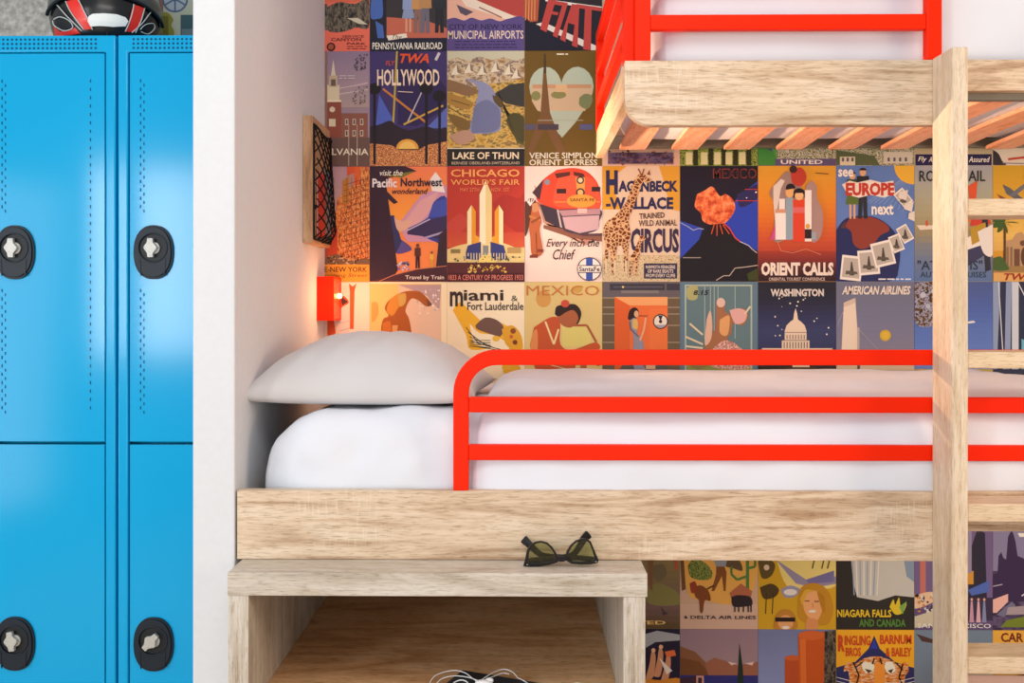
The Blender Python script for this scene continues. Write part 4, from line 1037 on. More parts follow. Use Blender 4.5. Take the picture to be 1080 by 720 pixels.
p = Poster(6, 'C', '#dc8a2a')
p.grad(0, 90, ['#dba034','#dd9a30','#df922c','#de882a','#da7a2a','#d46a2c','#c8582e','#b8482e'])
p.grad(90, 122, ['#a03c2e','#7a2e2c','#4a2228','#2c181e'])
p.S([(14,24),(22,14),(30,6),(38,12),(46,16),(44,30),(36,60),(28,78),(16,78),(18,44),(12,30)], '#9a8078').P([(16,22),(24,14),(28,16),(24,24),(20,46),(18,60),(16,40)], '#dcd0c4').S([(50,22),(56,16),(61,22),(62,34),(68,50),(66,74),(56,80),(52,50)], '#a88a84').S([(34,6),(44,2),(50,8),(50,16),(44,22),(36,18)], '#b83c2c').E(37, 4, 4, 4, '#3a2428')
p.R(22, 35, 28, 46, '#ece4dc').R(18, 50, 29, 78, '#efe8e2').R(18, 46, 29, 50, '#d09878').R(29, 34, 36.5, 78, '#8fa6b4').R(36.5, 36, 49, 80, '#d8452a').R(36.5, 44, 49, 50, '#d86a6a').R(49, 26, 56, 67, '#f0eae4').R(49, 67, 56, 77, '#2a1c20').R(49, 77, 56, 80, '#e8e0d8').R(56, 70, 61, 78, '#9aa4b0').E(52, 64, 2.2, 2.6, '#d8a040').P([(12,78),(18,62),(18,78)], '#c8508c')
p.E(33, 28, 4.5, 6, '#e2ae70').E(34, 24, 5, 5, '#201820', 0, 200).R(37, 27, 49, 34, '#201820').E(43, 32, 4.6, 4.6, '#e6b884').E(43, 29, 6, 5, '#201820', 0, 180)
p.L([(60,8),(74,9)], 1, '#6a4a34'); p.L([(20,80),(24,90),(36,92),(50,88),(66,94)], .6, '#d88a6a')
p.T('ORIENT CALLS', 3, 102, 79, 116, '#ecdccc', .05); p.T('ORIENTAL TOURIST CONFERENCE', 11, 118, 70, 121.4, '#d8c0b4', .01)
p.done('orange Orient Calls poster with robed figures in blocks')

p = Poster(7, 'C', '#5f80c0')
for i in range(9): p.L([(82,6),(30+i*5,40-i*0.5+i*i*.2)], .6, '#8aa4d0')
p.E(82, 1, 21, 19, '#e6b43a', n=40)
p.S([(0,68),(10,56),(26,53),(42,55),(56,64),(66,80),(66,106),(56,122),(0,122)], '#232a5c').S([(14,56),(34,54),(50,60),(56,68),(46,74),(38,84),(26,88),(18,82),(16,70),(10,64)], '#8c3c30').P([(4,66),(10,58),(10,66)], '#5a3438')
person(p, 17, 56, 50, '#3a4a2c', '#5a7030', '#d8a880', '#241a18', True); person(p, 28, 56, 54, '#24242c', '#2a2a32', '#d8a880', '#181418')
p.P([(6,20),(14,16),(22,18),(36,15),(48,18),(60,16),(62,30),(50,34),(36,31),(24,34),(12,31)], '#e9e0d4')
p.T('see', 2, 4, 18, 12, '#f0ebe2', .03); p.T('EUROPE', 10, 18, 61, 32, '#c03a2c', .05); p.T('next', 37, 41, 60, 52, '#f0ebe2', .03)
for cx, cy, rt in ((16,108,-6),(34,102,5),(49,93,14),(63,82,22),(72,72,30),(70,34,40)):
    ca, sa = math.cos(math.radians(rt)), math.sin(math.radians(rt)); w, h = (11, 13) if cx < 60 else (6, 9)
    rect = lambda a, b: [(cx+x*ca+y*sa, cy-x*sa+y*ca) for x, y in ((-a,-b),(a,-b),(a,b),(-a,b))]
    p.P(rect(w, h), '#ece6dc'); p.P(rect(w*.82, h*.8), '#b9b0a4'); p.P([(cx-2,cy+h*.6),(cx-.6,cy-h*.5),(cx+.6,cy-h*.5),(cx+3,cy+h*.6)], '#4a443e'); p.P([(cx-w*.6,cy+h*.5),(cx+w*.6,cy+h*.5),(cx+w*.5,cy+h*.3),(cx-w*.5,cy+h*.2)], '#5c554c')
for q in ((66,28),(72,40),(76,50)): p.P([(q[0],q[1]),(q[0]+9,q[1]-2),(q[0]+7,q[1]+9),(q[0]-1,q[1]+6)], '#e0d8cc')
bars(p, 44, 78, (119.8,), '#e6e6ea', 1.4)
p.done('blue see Europe next poster with a couple on the globe')

p = Poster(8, 'C', '#9a9a90')
p.grad(0, 122, ['#a2a6ac','#a6a89e','#aaa890','#a8a07c','#9c8f6c','#7d8288','#6a7a98','#5a74a0'])
p.P([(2,63),(20,63),(22,67),(6,68)], '#e0d4c0').R(12, 58, 14, 64, '#d8452a'); p.S([(52,46),(60,30),(64,40),(70,44),(64,58),(54,58)], '#d8742c').P([(56,22),(66,16),(64,40),(58,40)], '#d8562e').P([(60,54),(78,50),(80,62),(58,64)], '#c8402e').P([(52,78),(82,62),(82,86),(56,98)], '#ece4da').P([(70,50),(76,48),(80,110),(74,112)], '#2a2a38').P([(52,90),(70,84),(74,94),(56,106)], '#3a3a5c').P([(58,66),(74,60),(76,76),(60,84)], '#b8922c').S([(66,70),(80,66),(82,94),(72,92)], '#e6e0d8')
p.T('ROYAL MAIL', 5, 5.5, 74, 17, '#26262c', .012); p.T('"ATLANTIS"', 3, 100, 71, 110, '#26344c', .012); p.T('AUTUMN CRUISES', 6, 112, 75, 118, '#26344c', .006)
p.done('grey blue Royal Mail cruises poster split by the ladder post')

p = Poster(9, 'C', '#d59a30')
p.grad(0, 90, ['#caa028','#d0a028','#d6a432','#dcac40','#e2b450','#e6bc60','#dcae58'])
p.P([(10,20),(18,24),(30,34),(34,38),(24,36),(14,30)], '#5c6068').P([(16,32),(32,20),(36,22),(22,33)], '#6c7078').P([(4,30),(12,34),(18,40),(10,38)], '#8a4a30').P([(32,12),(50,8),(60,20),(44,26)], '#3a4a24')
p.P([(12,112),(12,80),(20,78),(24,72),(30,70),(34,76),(40,78),(46,70),(52,72),(56,78),(82,78),(82,112)], '#b9946a').R(22, 88, 28, 106, '#6c4a38').R(38, 90, 44, 106, '#6c4a38').E(31, 82, 3, 3, '#6c4a38').E(33,96,4,10,'#5a3c30')
for x in (14, 18, 50, 56, 62): p.R(x, 86, x+2.4, 106, '#8a6a4c')
p.R(11, 62, 13.4, 112, '#5a3a20')
for a in range(0, 360, 40): p.S([(12,60),(12+8*math.cos(math.radians(a+12)),58+6*math.sin(math.radians(a+12))),(12+15*math.cos(math.radians(a)),61+11*math.sin(math.radians(a))),(12+8*math.cos(math.radians(a-14)),62+6*math.sin(math.radians(a-14)))], '#3c5a24')
p.R(0, 106, 82, 114, '#9c7a48').S([(0,98),(8,96),(14,104),(16,110),(0,110)], '#44602c'); p.R(0, 113, 82, 122.4, '#d8a860').T('TWA', 11, 113.6, 42, 121, '#9a2a1e', .03, .25)
p.done('golden TWA poster with a palm tree and mission church')

# ---- row D
p = Poster(0, 'D', '#ecd4c0')
p.R(0, 0, 82, 122, '#eed8c4').R(37, 4, 60, 110, '#e6ccc0').S([(37,20),(48,12),(56,16),(60,22),(54,26),(50,30),(44,40),(40,40)], '#d8542c').P([(50,14),(59,21),(53,25)], '#4a2c2c').P([(37,36),(44,40),(46,54),(42,60),(37,56)], '#d8542c').S([(37,60),(46,58),(48,64),(42,68),(37,68)], '#5c5878').P([(60,1.5),(64,5),(68,1.5),(66,10),(65,50),(61,50),(61,10)], '#cf5a2a')
for y in (44, 52, 60, 68): p.L([(50,y),(62,y-3)], .7, '#b8a8a8')
p.done('pale winter sports poster with orange skis behind the red lamp')
p = Poster(1, 'D', '#f2e2b8')
p.R(0, 2, 76, 90, '#ecc274').P([(30,3),(76,3),(76,90),(48,90)], '#e3c0a4').P([(30,3),(76,3),(74,30),(60,14)], '#b89a98')
p.dots(60, 50, 8, 74, 34, 1, ['#e6d8cc','#c8a8a0','#f0e6d8'], 13)
p.S([(28,14),(38,10),(52,10),(60,16),(66,24),(60,26),(52,20),(44,18),(38,30),(42,40),(44,58),(34,62),(30,56),(26,62),(16,62),(12,54),(14,40),(20,36),(16,28),(20,20)], '#a85a24').S([(22,18),(32,12),(36,20),(30,28),(24,36),(18,30)], '#d08a34').S([(30,14),(38,12),(38,22),(32,26)], '#c8a050').S([(14,44),(22,42),(22,58),(14,60)], '#c8702c').P([(24,46),(30,46),(28,60),(24,60)], '#d89a60').P([(60,18),(66,24),(62,26)], '#6a4a40')
p.S([(2,22),(8,22),(9,34),(4,42),(2,40)], '#d0a050'); p.done('golden poster with a crouching diver figure above the pillow')
p = Poster(2, 'D', '#f1e0bc')
p.S([(6,30),(14,22),(28,34),(40,44),(52,42),(66,48),(78,58),(80,74),(70,88),(58,92),(60,70),(26,72),(20,56)], '#e8b02c').S([(30,46),(40,38),(52,40),(60,48),(56,58),(42,54),(32,50)], '#6e5248').S([(24,44),(34,54),(48,56),(60,62),(66,70),(56,76),(36,68),(28,64)], '#f3e4c0')
for i in range(5): p.L([(20+i*2,48+i*5),(34+i*8,66+i*2)], .9, '#4a4438')
p.S([(58,50),(68,46),(76,52),(80,64),(76,74),(64,68),(60,60)], '#dba22c').E(70, 52, 3, 3, '#8a4a28').E(72, 64, 2.6, 2.6, '#7a3a24').E(68, 58, 2, 2, '#c85a3c').E(52, 60, 4, 3, '#e8b83c')
for i in range(4): p.L([(24,62+i*2),(46,62+i*2.5)], .7, '#3a3a34')
p.T('m', 3, 10, 17, 26, '#3c2a24', .025); p.T('iami', 17.5, 8.5, 60, 20, '#3c2a24', .02); p.T('&', 68, 14.5, 75, 20.5, '#3c2a24', .0); p.T('Fort Lauderdale', 21.5, 21.5, 81, 30, '#3c2a24', .012)
p.S([(60,88),(72,86),(78,92),(70,96),(60,96)], '#e3aa2c').done('cream Miami and Fort Lauderdale poster with yellow flowers')
p = Poster(3, 'D', '#d9c07c')
p.E(20, 18, 8, 9, '#cf9a50').R(40, 46, 70, 68, '#d9cc74').E(56, 8, 5, 4, '#c8a050')
p.S([(10,48),(26,38),(36,38),(38,46),(38,66),(50,72),(74,64),(80,70),(70,76),(56,82),(50,96),(20,98),(10,88),(14,72),(6,70),(8,56)], '#c0552c').S([(6,70),(8,56),(12,50),(14,56),(13,76)], '#d98a50').S([(34,36),(42,32),(54,38),(50,48),(40,46)], '#a85a38').E(47, 38, 11, 9, '#a9603c')
p.S([(32,34),(34,26),(44,24),(54,24),(60,32),(58,42),(54,46),(57,38),(52,30),(44,32),(38,36),(34,36)], '#33221e').E(43, 23, 4.5, 4, '#c8503c').L([(22,42),(31,66),(36,50)], 2, '#e9d49a').L([(50,46),(66,46),(76,64)], 2.4, '#a85c38').L([(12,84),(44,92),(56,100)], .8, '#e6cf94').S([(60,84),(66,82),(64,98),(58,98)], '#b06038').E(78, 86, 3, 3, '#b8502c').E(8, 96, 3, 2.6, '#b8502c')
p.T('MEXICO', 2, 4, 79, 14.5, '#c2763a', .0)
p.done('tan Mexico poster with a resting woman in a red dress')
p = Poster(4, 'D', '#70645a')
p.R(0, 0, 82, 16, '#625c60').R(8, 2, 66, 9, '#3c3a44').R(68, 2, 82, 9, '#3c3a44').L([(12,5.5),(64,5.5)], 1.2, '#5c5a68').E(22, 5.5, 1.1, 1.1, '#ecd080').R(20, 9, 60, 12, '#7c7674')
p.R(0, 16, 82, 98, '#6a5a44')
for y in (17, 27, 34, 46, 64, 80): p.L([(0,y),(82,y)], .7, '#b0a48c')
p.R(13, 16, 69, 98, '#e2703a').P([(13,16),(69,16),(69,25),(29,25)], '#e8a468').P([(13,16),(29,25),(29,84),(13,98)], '#d8602c').P([(22,87),(69,84),(69,98),(14,98)], '#5a564e').R(50, 28, 69, 84, '#e5763c').R(22, 85, 69, 88, '#9a8c9c')
p.E(61.5, 42, 8, 8, '#33282a').E(61.5, 42, 6.8, 6.8, '#e6dccc').E(61.5, 42, 6.8, 6.8, '#a4a0a8', 210, 330).P([(61.5,42),(59,35.6),(64,35.6)], '#33282a').E(61.5, 42, 1.8, 1.8, '#33282a')
p.S([(27,38),(29,30),(34,27),(38,30),(38,36),(33,40),(28,40)], '#2c1c1c').E(36, 34, 2.4, 3.6, '#d8a880').S([(28,42),(34,38),(38,44),(37,54),(44,66),(42,84),(48,98),(36,98),(32,78),(33,60)], '#8f8c9c').S([(32,40),(37,40),(37,50),(32,48)], '#d8b060').L([(29,42),(30,50),(38,58)], 1.6, '#6c6068').L([(40,62),(44,50),(46,38)], 2, '#e0aa80').L([(38,36),(48,36)], .7, '#3a2a2a').S([(22,80),(34,74),(34,82),(26,86)], '#ecd8b0').R(46, 84, 56, 92, '#d8b088')
p.done('framed orange room poster with a standing woman and a fan')
p = Poster(5, 'D', '#5d7a8c')
p.R(5, 3, 76, 118, '#a9b8a8').R(6.6, 4.6, 74.4, 116, '#5f7a80'); p.S([(7,6),(18,4),(18,18),(8,18)], '#a8a872'); p.R(7, 86, 74, 115, '#8c9448').S([(40,86),(60,90),(74,88),(74,112),(50,110)], '#b49a58')
for x in (26, 32, 36, 40, 58): p.L([(x,5),(x,60)], .6, '#a9c0b8')
p.S([(38,22),(44,18),(48,22),(47,30),(54,34),(66,28),(72,36),(66,46),(56,44),(54,54),(50,60),(56,66),(68,76),(72,86),(34,88),(36,74),(26,72),(28,56),(36,52),(38,34)], '#9c6a48').S([(42,40),(52,36),(50,56),(42,54)], '#d8a068').S([(52,30),(62,28),(70,32),(68,42),(58,44)], '#d8a8a0').E(43, 22, 4.5, 5, '#d9b8a8').S([(30,76),(46,62),(62,68),(72,82),(70,92),(34,90)], 'n_floral').S([(28,40),(32,30),(34,48),(32,62),(26,66)], '#d8b098')
for a, b in (((24,56),(10,44)),((24,66),(6,58)),((24,70),(6,68)),((68,34),(74,26))): p.L([a, b], 2, '#d8c8a8')
p.S([(10,76),(24,72),(34,84),(22,92),(10,88)], '#8a7a48'); p.T('S.15' if False else '8.15', 14, 9, 30, 14, '#1c1c22', .02, .2)
p.done('teal bordered poster with a seated rider in pink')
p = Poster(6, 'D', '#2a2c40')
p.grad(0, 90, ['#22222e','#25263a','#2e3256','#383e68','#30375c','#2a2f50']); p.R(0, 72, 82, 90, '#2c3152')
p.P([(25,70),(25,62),(28,62),(28,52),(30,46),(34,42),(37,40),(38,33),(39.4,28),(41,33),(42,40),(45,42),(49,46),(51,52),(51,62),(54,62),(54,70)], '#e2cdb4')
for x in range(27, 53, 3): p.R(x, 63.5, x+1, 70, '#5a4c50')
for x in range(30, 50, 3): p.R(x, 56, x+.9, 60.5, '#7a6868')
p.R(25, 61.4, 54, 62.2, '#8a7470').R(28, 53, 51, 53.8, '#9a8478'); p.R(4, 70, 78, 86, '#d8c4ac').R(36, 80, 54, 94, '#e0cbb0').R(0, 86, 82, 122, '#2e241e').R(36, 84, 54, 93, '#d8c0a4')
p.P([(14,98),(30,90),(60,90),(72,98)], '#4a3420')
p.dots(18, 10, 16, 74, 60, .8, ['#f2ecdc'], 21)
p.T('WASHINGTON', 13, 7.5, 69, 15.5, '#d6ccc4', .045)
p.done('night blue Washington poster with a lit white dome')
p = Poster(7, 'D', '#6f7284')
p.grad(0, 98, ['#6f7186','#70738a','#747690','#7a7a92','#847f90','#8f878c'])
p.P([(5,86),(8,22),(20,17),(22,48),(24,86)], '#e3d2bc').P([(8,22),(20,17),(20.6,22),(8,27)], '#cdbba8').L([(8,30),(0,48)], .9, '#9a9aa8').L([(22,48),(46,74)], .9, '#8f90a0').R(22, 48, 24.5, 72, '#b0a4a0')
p.E(51.5, 56.5, 6, 6, '#c9a437').E(51.5, 56.5, 4, 4, '#d8b43c').R(0, 80, 82, 122, '#cfb798').R(0, 84, 40, 86, '#8a6a58').R(22, 86, 25, 98, '#5a4a44')
p.T('AMERICAN AIRLINES', 6, 4.5, 78, 13.5, '#eadccb', .03, .25)
p.done('slate American Airlines poster with a pale obelisk and yellow sun')
p = Poster(8, 'D', '#4a66b0')
p.grad(0, 98, ['#4a5c94','#4a62a8','#5572b8','#5f7cc0','#6a86c4']); p.S([(0,2),(14,0),(28,4),(30,30),(22,44),(10,48),(0,40)], 'n_tree').E(9, 14, 3, 3, '#b9bcc8').E(14, 26, 2.4, 2.4, '#b0b4c4').E(20,10,2.6,2.6,'#b9bcc8')
p.P([(56,42),(62,41),(64,43),(56,44)], '#e6e2da').R(0, 92, 82, 122, '#b09a48').R(4, 92, 10, 120, '#d8a830')
p.done('blue sky poster with a leafy branch behind the ladder post')
p = Poster(9, 'D', '#262c48')
p.P([(0,0),(8,0),(4,98),(0,98)], '#8a9ab8').L([(6,0),(12,98)], 1, '#d0d4dc').P([(14,0),(20,0),(18,98),(12,98)], '#8a98b8').R(20, 0, 27, 98, '#c6ccd4').P([(34,10),(60,2),(82,40),(82,98),(60,70)], '#1c1c2c').L([(26,0),(48,44),(82,70)], 1.2, '#d8d8d4').L([(34,0),(60,60)], 1.2, '#d8d8d4').P([(30,60),(50,70),(60,98),(30,98)], '#6ab0c0').R(0, 92, 82, 122, '#2a3048').P([(40,14),(70,6),(82,20),(60,30)], '#c83c30')
p.done('navy poster with pale masts and rigging right of the ladder')

# ---- row F
p = Poster(4, 'F', '#8a7460')
p.grad(0, 122, ['#9c8674','#94806c','#8c7a60','#84764e','#7c6c4a','#77605c','#6e5854','#5a4a30'])
p.S([(52,56),(64,54),(68,64),(60,72),(54,66)], '#6c6248').S([(44,80),(60,74),(80,84),(82,96),(50,96)], '#7d7a48').R(76, 50, 80, 60, '#a8583c').P([(48,50),(54,50),(53,82),(50,80)], '#7a5a40').P([(62,98),(66,104),(70,106),(64,108)], '#4a3a44')
p.T('UNITED', 8, 113.5, 67, 117.5, '#d8b870', .02)
p.done('dim UNITED landscape poster just right of the shelf unit')
p = Poster(5, 'F', '#c2a48c')
p.grad(96, 122, ['#c8ac98','#c4a694']); p.S([(2,30),(82,30),(80,70),(70,92),(50,96),(28,92),(8,84)], '#d8a450').P([(0,48),(4,48),(6,80),(2,82)], '#6a4a28')
p.S([(8,56),(14,48),(26,52),(34,62),(30,70),(12,68)], 'n_leafy').S([(44,44),(60,46),(66,60),(56,58),(44,54)], '#5c4a34')
p.P([(38,54),(46,54),(49,62),(48,82),(46,82),(44,66),(36,82),(33,82),(38,64)], '#7a4a24').P([(34,46),(50,46),(48,56),(38,56)], '#8a9098')
p.L([(71,40),(71,88)], 3.4, '#4f7a3c').L([(71,66),(60,70),(54,64),(54,56)], 2.6, '#4f7a3c').L([(71,58),(79,56),(79,44)], 2.6, '#4f7a3c')
p.S([(14,78),(22,76),(30,82),(32,92),(26,92),(24,104),(21,104),(20,92),(16,88)], '#7a4424').S([(10,74),(16,72),(18,82),(12,84)], '#8c3c28').L([(28,80),(36,76)], 1.6, '#5a3018')
p.P([(52,84),(64,74),(76,82),(74,90),(54,90)], '#a86448').S([(54,88),(62,86),(74,88),(76,96),(70,98),(56,98)], '#2c2428')
for x in (57, 61, 66, 71, 74): p.R(x, 96, x+1.4, 104, '#2c2428')
p.P([(4,111),(6,107.5),(8,111)], '#3a2828').T('DELTA AIR LINES', 11, 107.8, 80, 111.4, '#2c2226', .015)
p.done('Delta Air Lines poster with rodeo riders and a cactus')
p = Poster(6, 'F', '#c09a24')
p.S([(20,50),(50,44),(82,48),(82,76),(50,80),(30,76)], '#d8c87c').P([(18,48),(40,74),(60,78),(82,74),(82,66),(54,72),(36,60)], '#8a84a0').P([(50,70),(80,60),(80,72),(54,74)], '#6e6a9a').S([(24,80),(34,76),(44,80),(38,88),(28,88)], '#8f8fae').E(34, 83, 7, 3.4, '#d8d4d0')
p.S([(0,50),(10,48),(18,54),(14,66),(4,68)], '#5a4a24').E(9, 57, 3, 3, '#d0b8a0').S([(2,78),(14,74),(22,80),(18,88),(6,90)], '#4a3c20')
for x in (9, 16): p.L([(x,84),(x-1,106)], 1, '#3a3018')
for x in (60, 70, 76): p.L([(x,46),(x-3,58)], 1.4, '#5a5020')
p.S([(42,92),(44,80),(52,74),(64,74),(74,82),(79,96),(78,108),(70,118),(44,112)], '#b48426').S([(47,90),(52,82),(62,82),(68,92),(66,106),(60,114),(52,108),(48,100)], '#dba06c').S([(52,110),(62,112),(62,122),(50,122)], '#c88a58').R(49, 91.5, 54, 92.7, '#6a4a34').R(59, 92, 64, 93.2, '#6a4a34').E(57, 103, 4, 1.4, '#f0e2d0').L([(57,94),(58,99)], .8, '#b87e50').S([(44,90),(50,80),(60,82),(52,84),(47,96)], '#caa038').S([(62,82),(70,88),(70,104),(66,98)], '#a8781e')
p.S([(18,110),(24,102),(34,102),(40,110),(40,122),(18,122)], '#b07c30').E(29, 115, 8, 8, '#d09a68').R(18, 109.5, 39, 114, '#241c18').E(29, 120, 4, 1.6, '#efe0d0')
p.done('yellow seaside poster with a smiling blonde woman')
p = Poster(7, 'F', '#2c2a26')
p.P([(14,30),(82,30),(82,76),(82,88),(62,86),(44,92),(22,88),(18,72)], '#b4b4ac').P([(68,30),(82,30),(82,72),(74,66)], '#7a8ca0')
for i in range(8): p.L([(17+i*4,46),(19+i*3.4,86)], 1.2, ['#8a9aac','#d0d0c8'][i % 2])
p.S([(56,98),(60,90),(62,96),(66,88),(68,98),(74,94),(70,104),(62,106)], '#c8b02c').P([(66,98),(74,92),(70,106)], '#6a9a4a')
p.T('NIAGARA FALLS', 1, 101, 58, 109, '#d2b428', .03); p.T('AND CANADA', 24, 111, 73, 119, '#4f7a34', .03)
p.done('black Niagara Falls and Canada poster with a white waterfall')
p = Poster(8, 'F', '#5a4a70')
p.R(0, 0, 82, 100, '#6a5a80').R(6, 48, 12, 86, '#b06a60').P([(58,40),(66,16),(74,20),(76,92),(56,96)], '#2c2a38').R(56, 60, 62, 74, '#c08a34').R(55, 10, 60, 62, '#8a8098').P([(56,80),(78,70),(78,82),(60,86)], '#4a62a8').S([(0,86),(18,82),(24,90),(0,100)], '#d0b090').dots(40, 0, 84, 26, 104, 1.6, ['#c8c4c0','#3a3440','#b87a40'], 31).P([(0,108),(26,100),(26,116),(0,120)], '#b9b29a').R(56, 88, 82, 112, '#3a3048')
for x, c in ((60,'#b88a98'),(67,'#c8a0a8'),(73,'#7a80a0')): p.P([(x-2.4,114),(x+2.4,114),(x+1,92),(x-1,92)], c).E(x, 90, 1.2, 1.6, '#d0a080')
p.T('SAN FRANCISCO', 3, 115.4, 80, 120, '#e0d4cc', .01)
p.done('purple San Francisco poster split by the ladder post')
p = Poster(9, 'F', 'n_dusk')
p.R(0, 9, 82, 60, '#7c7896'); p.P([(0,64),(5,62),(6,44),(9,40),(11,46),(14,48),(16,24),(18,20),(20,17),(22,22),(24,30),(26,44),(40,50),(82,52),(82,92),(0,92)], '#372848').P([(0,90),(16,84),(16,92),(4,104),(0,104)], '#d8a89c').P([(4,106),(20,92),(24,96),(12,108)], '#6a6880').P([(16,98),(82,92),(82,104),(14,106)], '#9a8c90').P([(14,112),(40,106),(82,106),(82,119),(8,119)], '#6c7a2a').P([(26,20),(36,20),(36,24),(28,24)], '#d8d4cc').L([(0,76),(10,74)], 1, '#a8a0b0')
bars(p, 10, 60, (12,), '#c9ae2e', 3.4, 5); p.L([(30,86),(40,80)], 1.4, '#c8c0c8')
p.done('violet castle poster right of the ladder above the CAR poster')

# ---- row G
p = Poster(4, 'G', '#1f1c34')
p.P([(44,6),(58,2),(82,6),(82,12),(56,14),(46,20)], '#a8b0b8').T('CIRCUS' if False else 'MEDI', 66, 8, 81, 13, '#c8c4c0', .0) if False else p.P([(44,6),(58,2),(82,6),(82,12),(56,14),(46,20)], '#9aa2aa')
for x, y, h in ((52,52,34),(60,50,36),(68,54,32)): p.S([(x-6,y),(x-2,y-h*.45),(x,y-h*.8),(x+4,y-h*.75),(x+4,y-h*.4),(x+1,y)], '#c08a68').E(x+2, y-h*.86, 2.2, 2.4, '#d8a884')
p.P([(66,24),(76,22),(78,28),(68,30)], '#d06a3c').P([(60,30),(74,44),(68,48)], '#d8d0c8').S([(46,52),(60,54),(82,52),(82,66),(46,66)], '#c8822c'); p.done('dark night poster with running figures low beside the shelf unit')
p = Poster(5, 'G', '#8a7480')
p.grad(0, 50, ['#8c7684','#907a84','#947e82']); p.P([(0,18),(16,24),(26,34),(38,48),(0,50)], '#7c5438').P([(0,30),(20,34),(34,50),(0,50)], '#6c4426').P([(26,36),(36,30),(50,34),(60,38),(82,34),(82,50),(30,50)], '#8c5c48').P([(50,34),(60,36),(54,38)], '#c8b0ac').P([(68,36),(78,34),(76,38)], '#c8b0ac').R(0, 48.5, 82, 122, '#2c2c70').P([(0,52),(20,49),(20,60),(0,60)], '#3a2434').R(17, 49, 25, 60, '#b88a7c').R(19, 51, 23, 60, '#3a2438')
p.P([(60,60),(62.6,14),(66,40),(67,60)], '#1c2c28'); p.done('dusky lake poster with a dark cypress beneath the Delta poster')
p = Poster(6, 'G', '#747eb0')
p.grad(0, 60, ['#6c769e','#7480ac','#7c88b8']); p.R(28, 30, 46, 122, '#a84a24').E(36, 30, 8, 3, '#b85a2c').P([(42,6),(70,2),(70,122),(44,122)], '#b4521f').E(56, 6, 14, 5, '#c0602c').P([(44,10),(50,10),(52,122),(46,122)], '#c8682c').P([(70,2),(82,0),(82,122),(68,122)], 'n_rock')
p.done('poster of round orange towers against a blue sky')
p = Poster(7, 'G', '#e6a024')
p.P([(40,6),(46,20),(62,34),(82,40),(82,122),(0,122),(0,40),(20,34),(34,20)], '#2a2c5c'); p.P([(40,10),(44,20),(36,20)], '#2c3a9c')
p.S([(10,122),(14,50),(8,44),(12,34),(20,36),(30,30),(44,28),(58,32),(66,36),(74,34),(76,44),(72,56),(80,122)], 'n_tiger').S([(27,34),(38,35),(40,41),(34,46),(28,42)], '#ecd8c4').S([(52,34),(59,34),(62,43),(55,46),(51,40)], '#ecd8c4').P([(30,41),(38,43),(34,46)], '#4a3420').P([(54,43),(60,41),(58,46)], '#4a3420').S([(41,36),(50,36),(52,60),(58,90),(38,90),(40,60)], '#d88a34').L([(18,34),(24,48),(20,62)], 1.6, '#241814').L([(70,36),(66,50),(72,62)], 1.6, '#241814').L([(20,40),(28,34)], 1.4, '#241814').L([(62,34),(70,42)], 1.4, '#241814').L([(40,30),(38,36)], 1.6, '#241814').L([(46,30),(48,36)], 1.6, '#241814')
for y in (54, 58): p.L([(0,y-4),(16,y)], .6, '#e8e0d8').L([(66,y),(82,y-4)], .6, '#e8e0d8')
p.T('R', 2, 5.5, 9, 23, '#b8401f', .05); p.T('INGLING', 9, 6, 36, 16.5, '#b8401f', .03); p.T('BARNUM', 46, 5, 79, 15, '#b8401f', .03); p.T('BROS', 10, 18.5, 26, 28, '#b8401f', .03); p.T('& BAILEY', 52, 18.5, 79, 28, '#b8401f', .025)
p.done('Ringling Bros Barnum and Bailey poster with a tiger')
p = Poster(8, 'G', '#6c7c8c')
p.P([(2,4),(20,10),(20,14),(8,12)], '#4a3430').S([(58,46),(70,48),(68,54),(58,54)], '#b8503c').P([(66,52),(78,46),(70,54)], '#2a2424').R(56, 42, 82, 60, '#a8a490').P([(60,50),(70,48),(72,52),(62,54)], '#c05a48')
p.done('plain grey blue poster beneath the San Francisco poster')
p = Poster(9, 'G', '#e2a13e')
p.R(0, 14, 82, 122, '#b08a50').T('CAR', 8.5, 2.6, 32, 12.4, '#6a2a1a', .03); p.R(0, 44, 40, 54, '#b8902c').L([(12,50),(40,47)], 3, '#3a2a20')
p.done('yellow poster starting with CAR lettering right of the ladder')

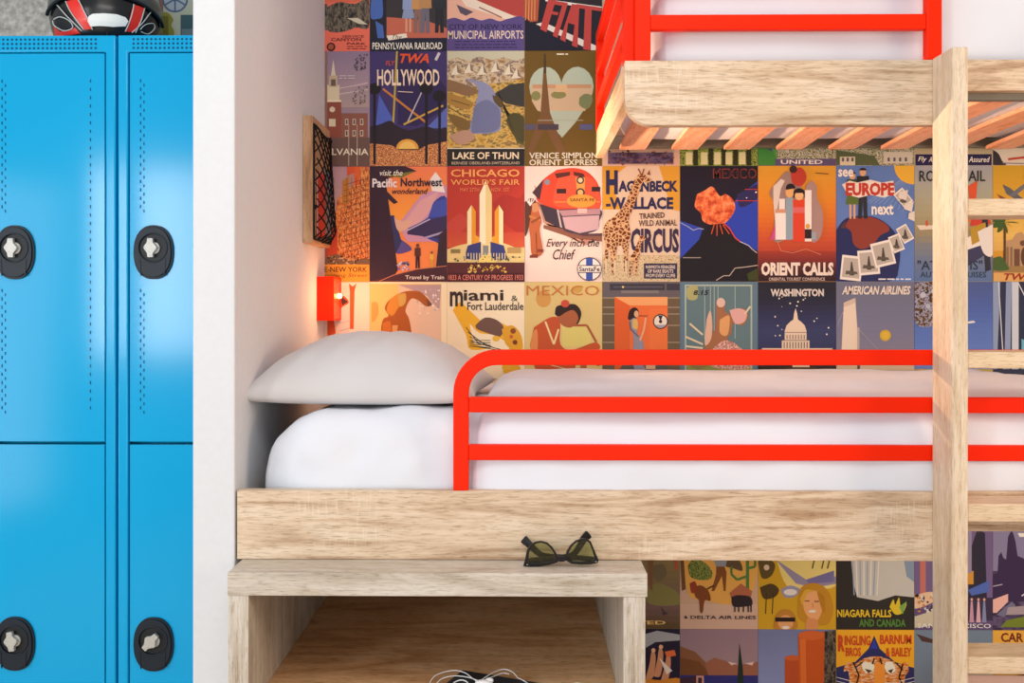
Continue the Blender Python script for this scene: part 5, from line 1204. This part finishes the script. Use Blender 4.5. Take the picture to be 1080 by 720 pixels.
# ------------------------------------------------------------------ light and camera
w = bpy.data.worlds.new('daylight'); bpy.context.scene.world = w; w.use_nodes = True
bg = w.node_tree.nodes['Background']; bg.inputs['Color'].default_value = (0.93, 0.96, 1.0, 1); bg.inputs['Strength'].default_value = 0.52
def area(name, loc, target, sx_, sy_, e, col):
    o = light(name, 'AREA', loc, e, col, shape='RECTANGLE', size=sx_, size_y=sy_)
    o.rotation_euler = (Vector(target)-Vector(loc)).to_track_quat('-Z', 'Y').to_euler(); return o
area('window_daylight', (-2.75, -4.0, 1.85), (-2.2, 0, 1.5), 0.66, 1.4, 44, (0.95, 0.975, 1.0))
area('added_side_fill', (-3.0, -1.7, 1.3), (0.5, 0.0, 1.0), 1.3, 1.8, 23, (0.93, 0.965, 1.0))  # added fill from the left for the ladder post's side; no window seen
area('added_front_fill', (-0.2, -4.8, 1.2), (0, 0, 1.0), 2.2, 2.2, 29, (0.95, 0.975, 1.0))  # added low front fill, reaches the recesses under the bed
area('added_warm_fill', (2.5, -1.0, 1.7), (-0.6, 0.5, 1.6), 0.7, 0.7, 23, (1.0, 0.72, 0.50))  # added unseen warm source, brightens the bed side of the partition
area('added_overhead_fill', (-0.2, -1.6, 2.85), (-0.1, -0.3, 1.0), 1.5, 0.9, 19, (1.0, 0.95, 0.90))  # added overhead fill to brighten top surfaces such as the shelf unit
light('lamp_glow', 'POINT', (lx1+0.06, 0.80, P(357, 312, 0.8).z), 1.0, (1.0, 0.42, 0.17), shadow_soft_size=0.03)
area('added_slat_beam', (lx1+0.02, 0.78, lz1+0.03), (1.3, 0.30, 2.02), 0.05, 0.05, 6, (1.0, 0.66, 0.42)).data.spread = 1.2  # added beam next to the reading lamp, aimed to brighten the slats
cd = bpy.data.cameras.new('camera'); cam = bpy.data.objects.new('camera', cd); C.objects.link(cam)
cam.location = (0, CAMY, EYE); cam.rotation_euler = (math.pi/2, 0, YAW)
cd.sensor_width = 36; cd.lens = 36*F/1080; cd.shift_y = -(360-HOR)/1080; cd.clip_start = 0.05
bpy.context.scene.camera = cam
vs = bpy.context.scene.view_settings
vs.view_transform = 'Standard'; vs.look = 'None'; vs.gamma = 1; vs.use_curve_mapping = False; vs.exposure = 0.1
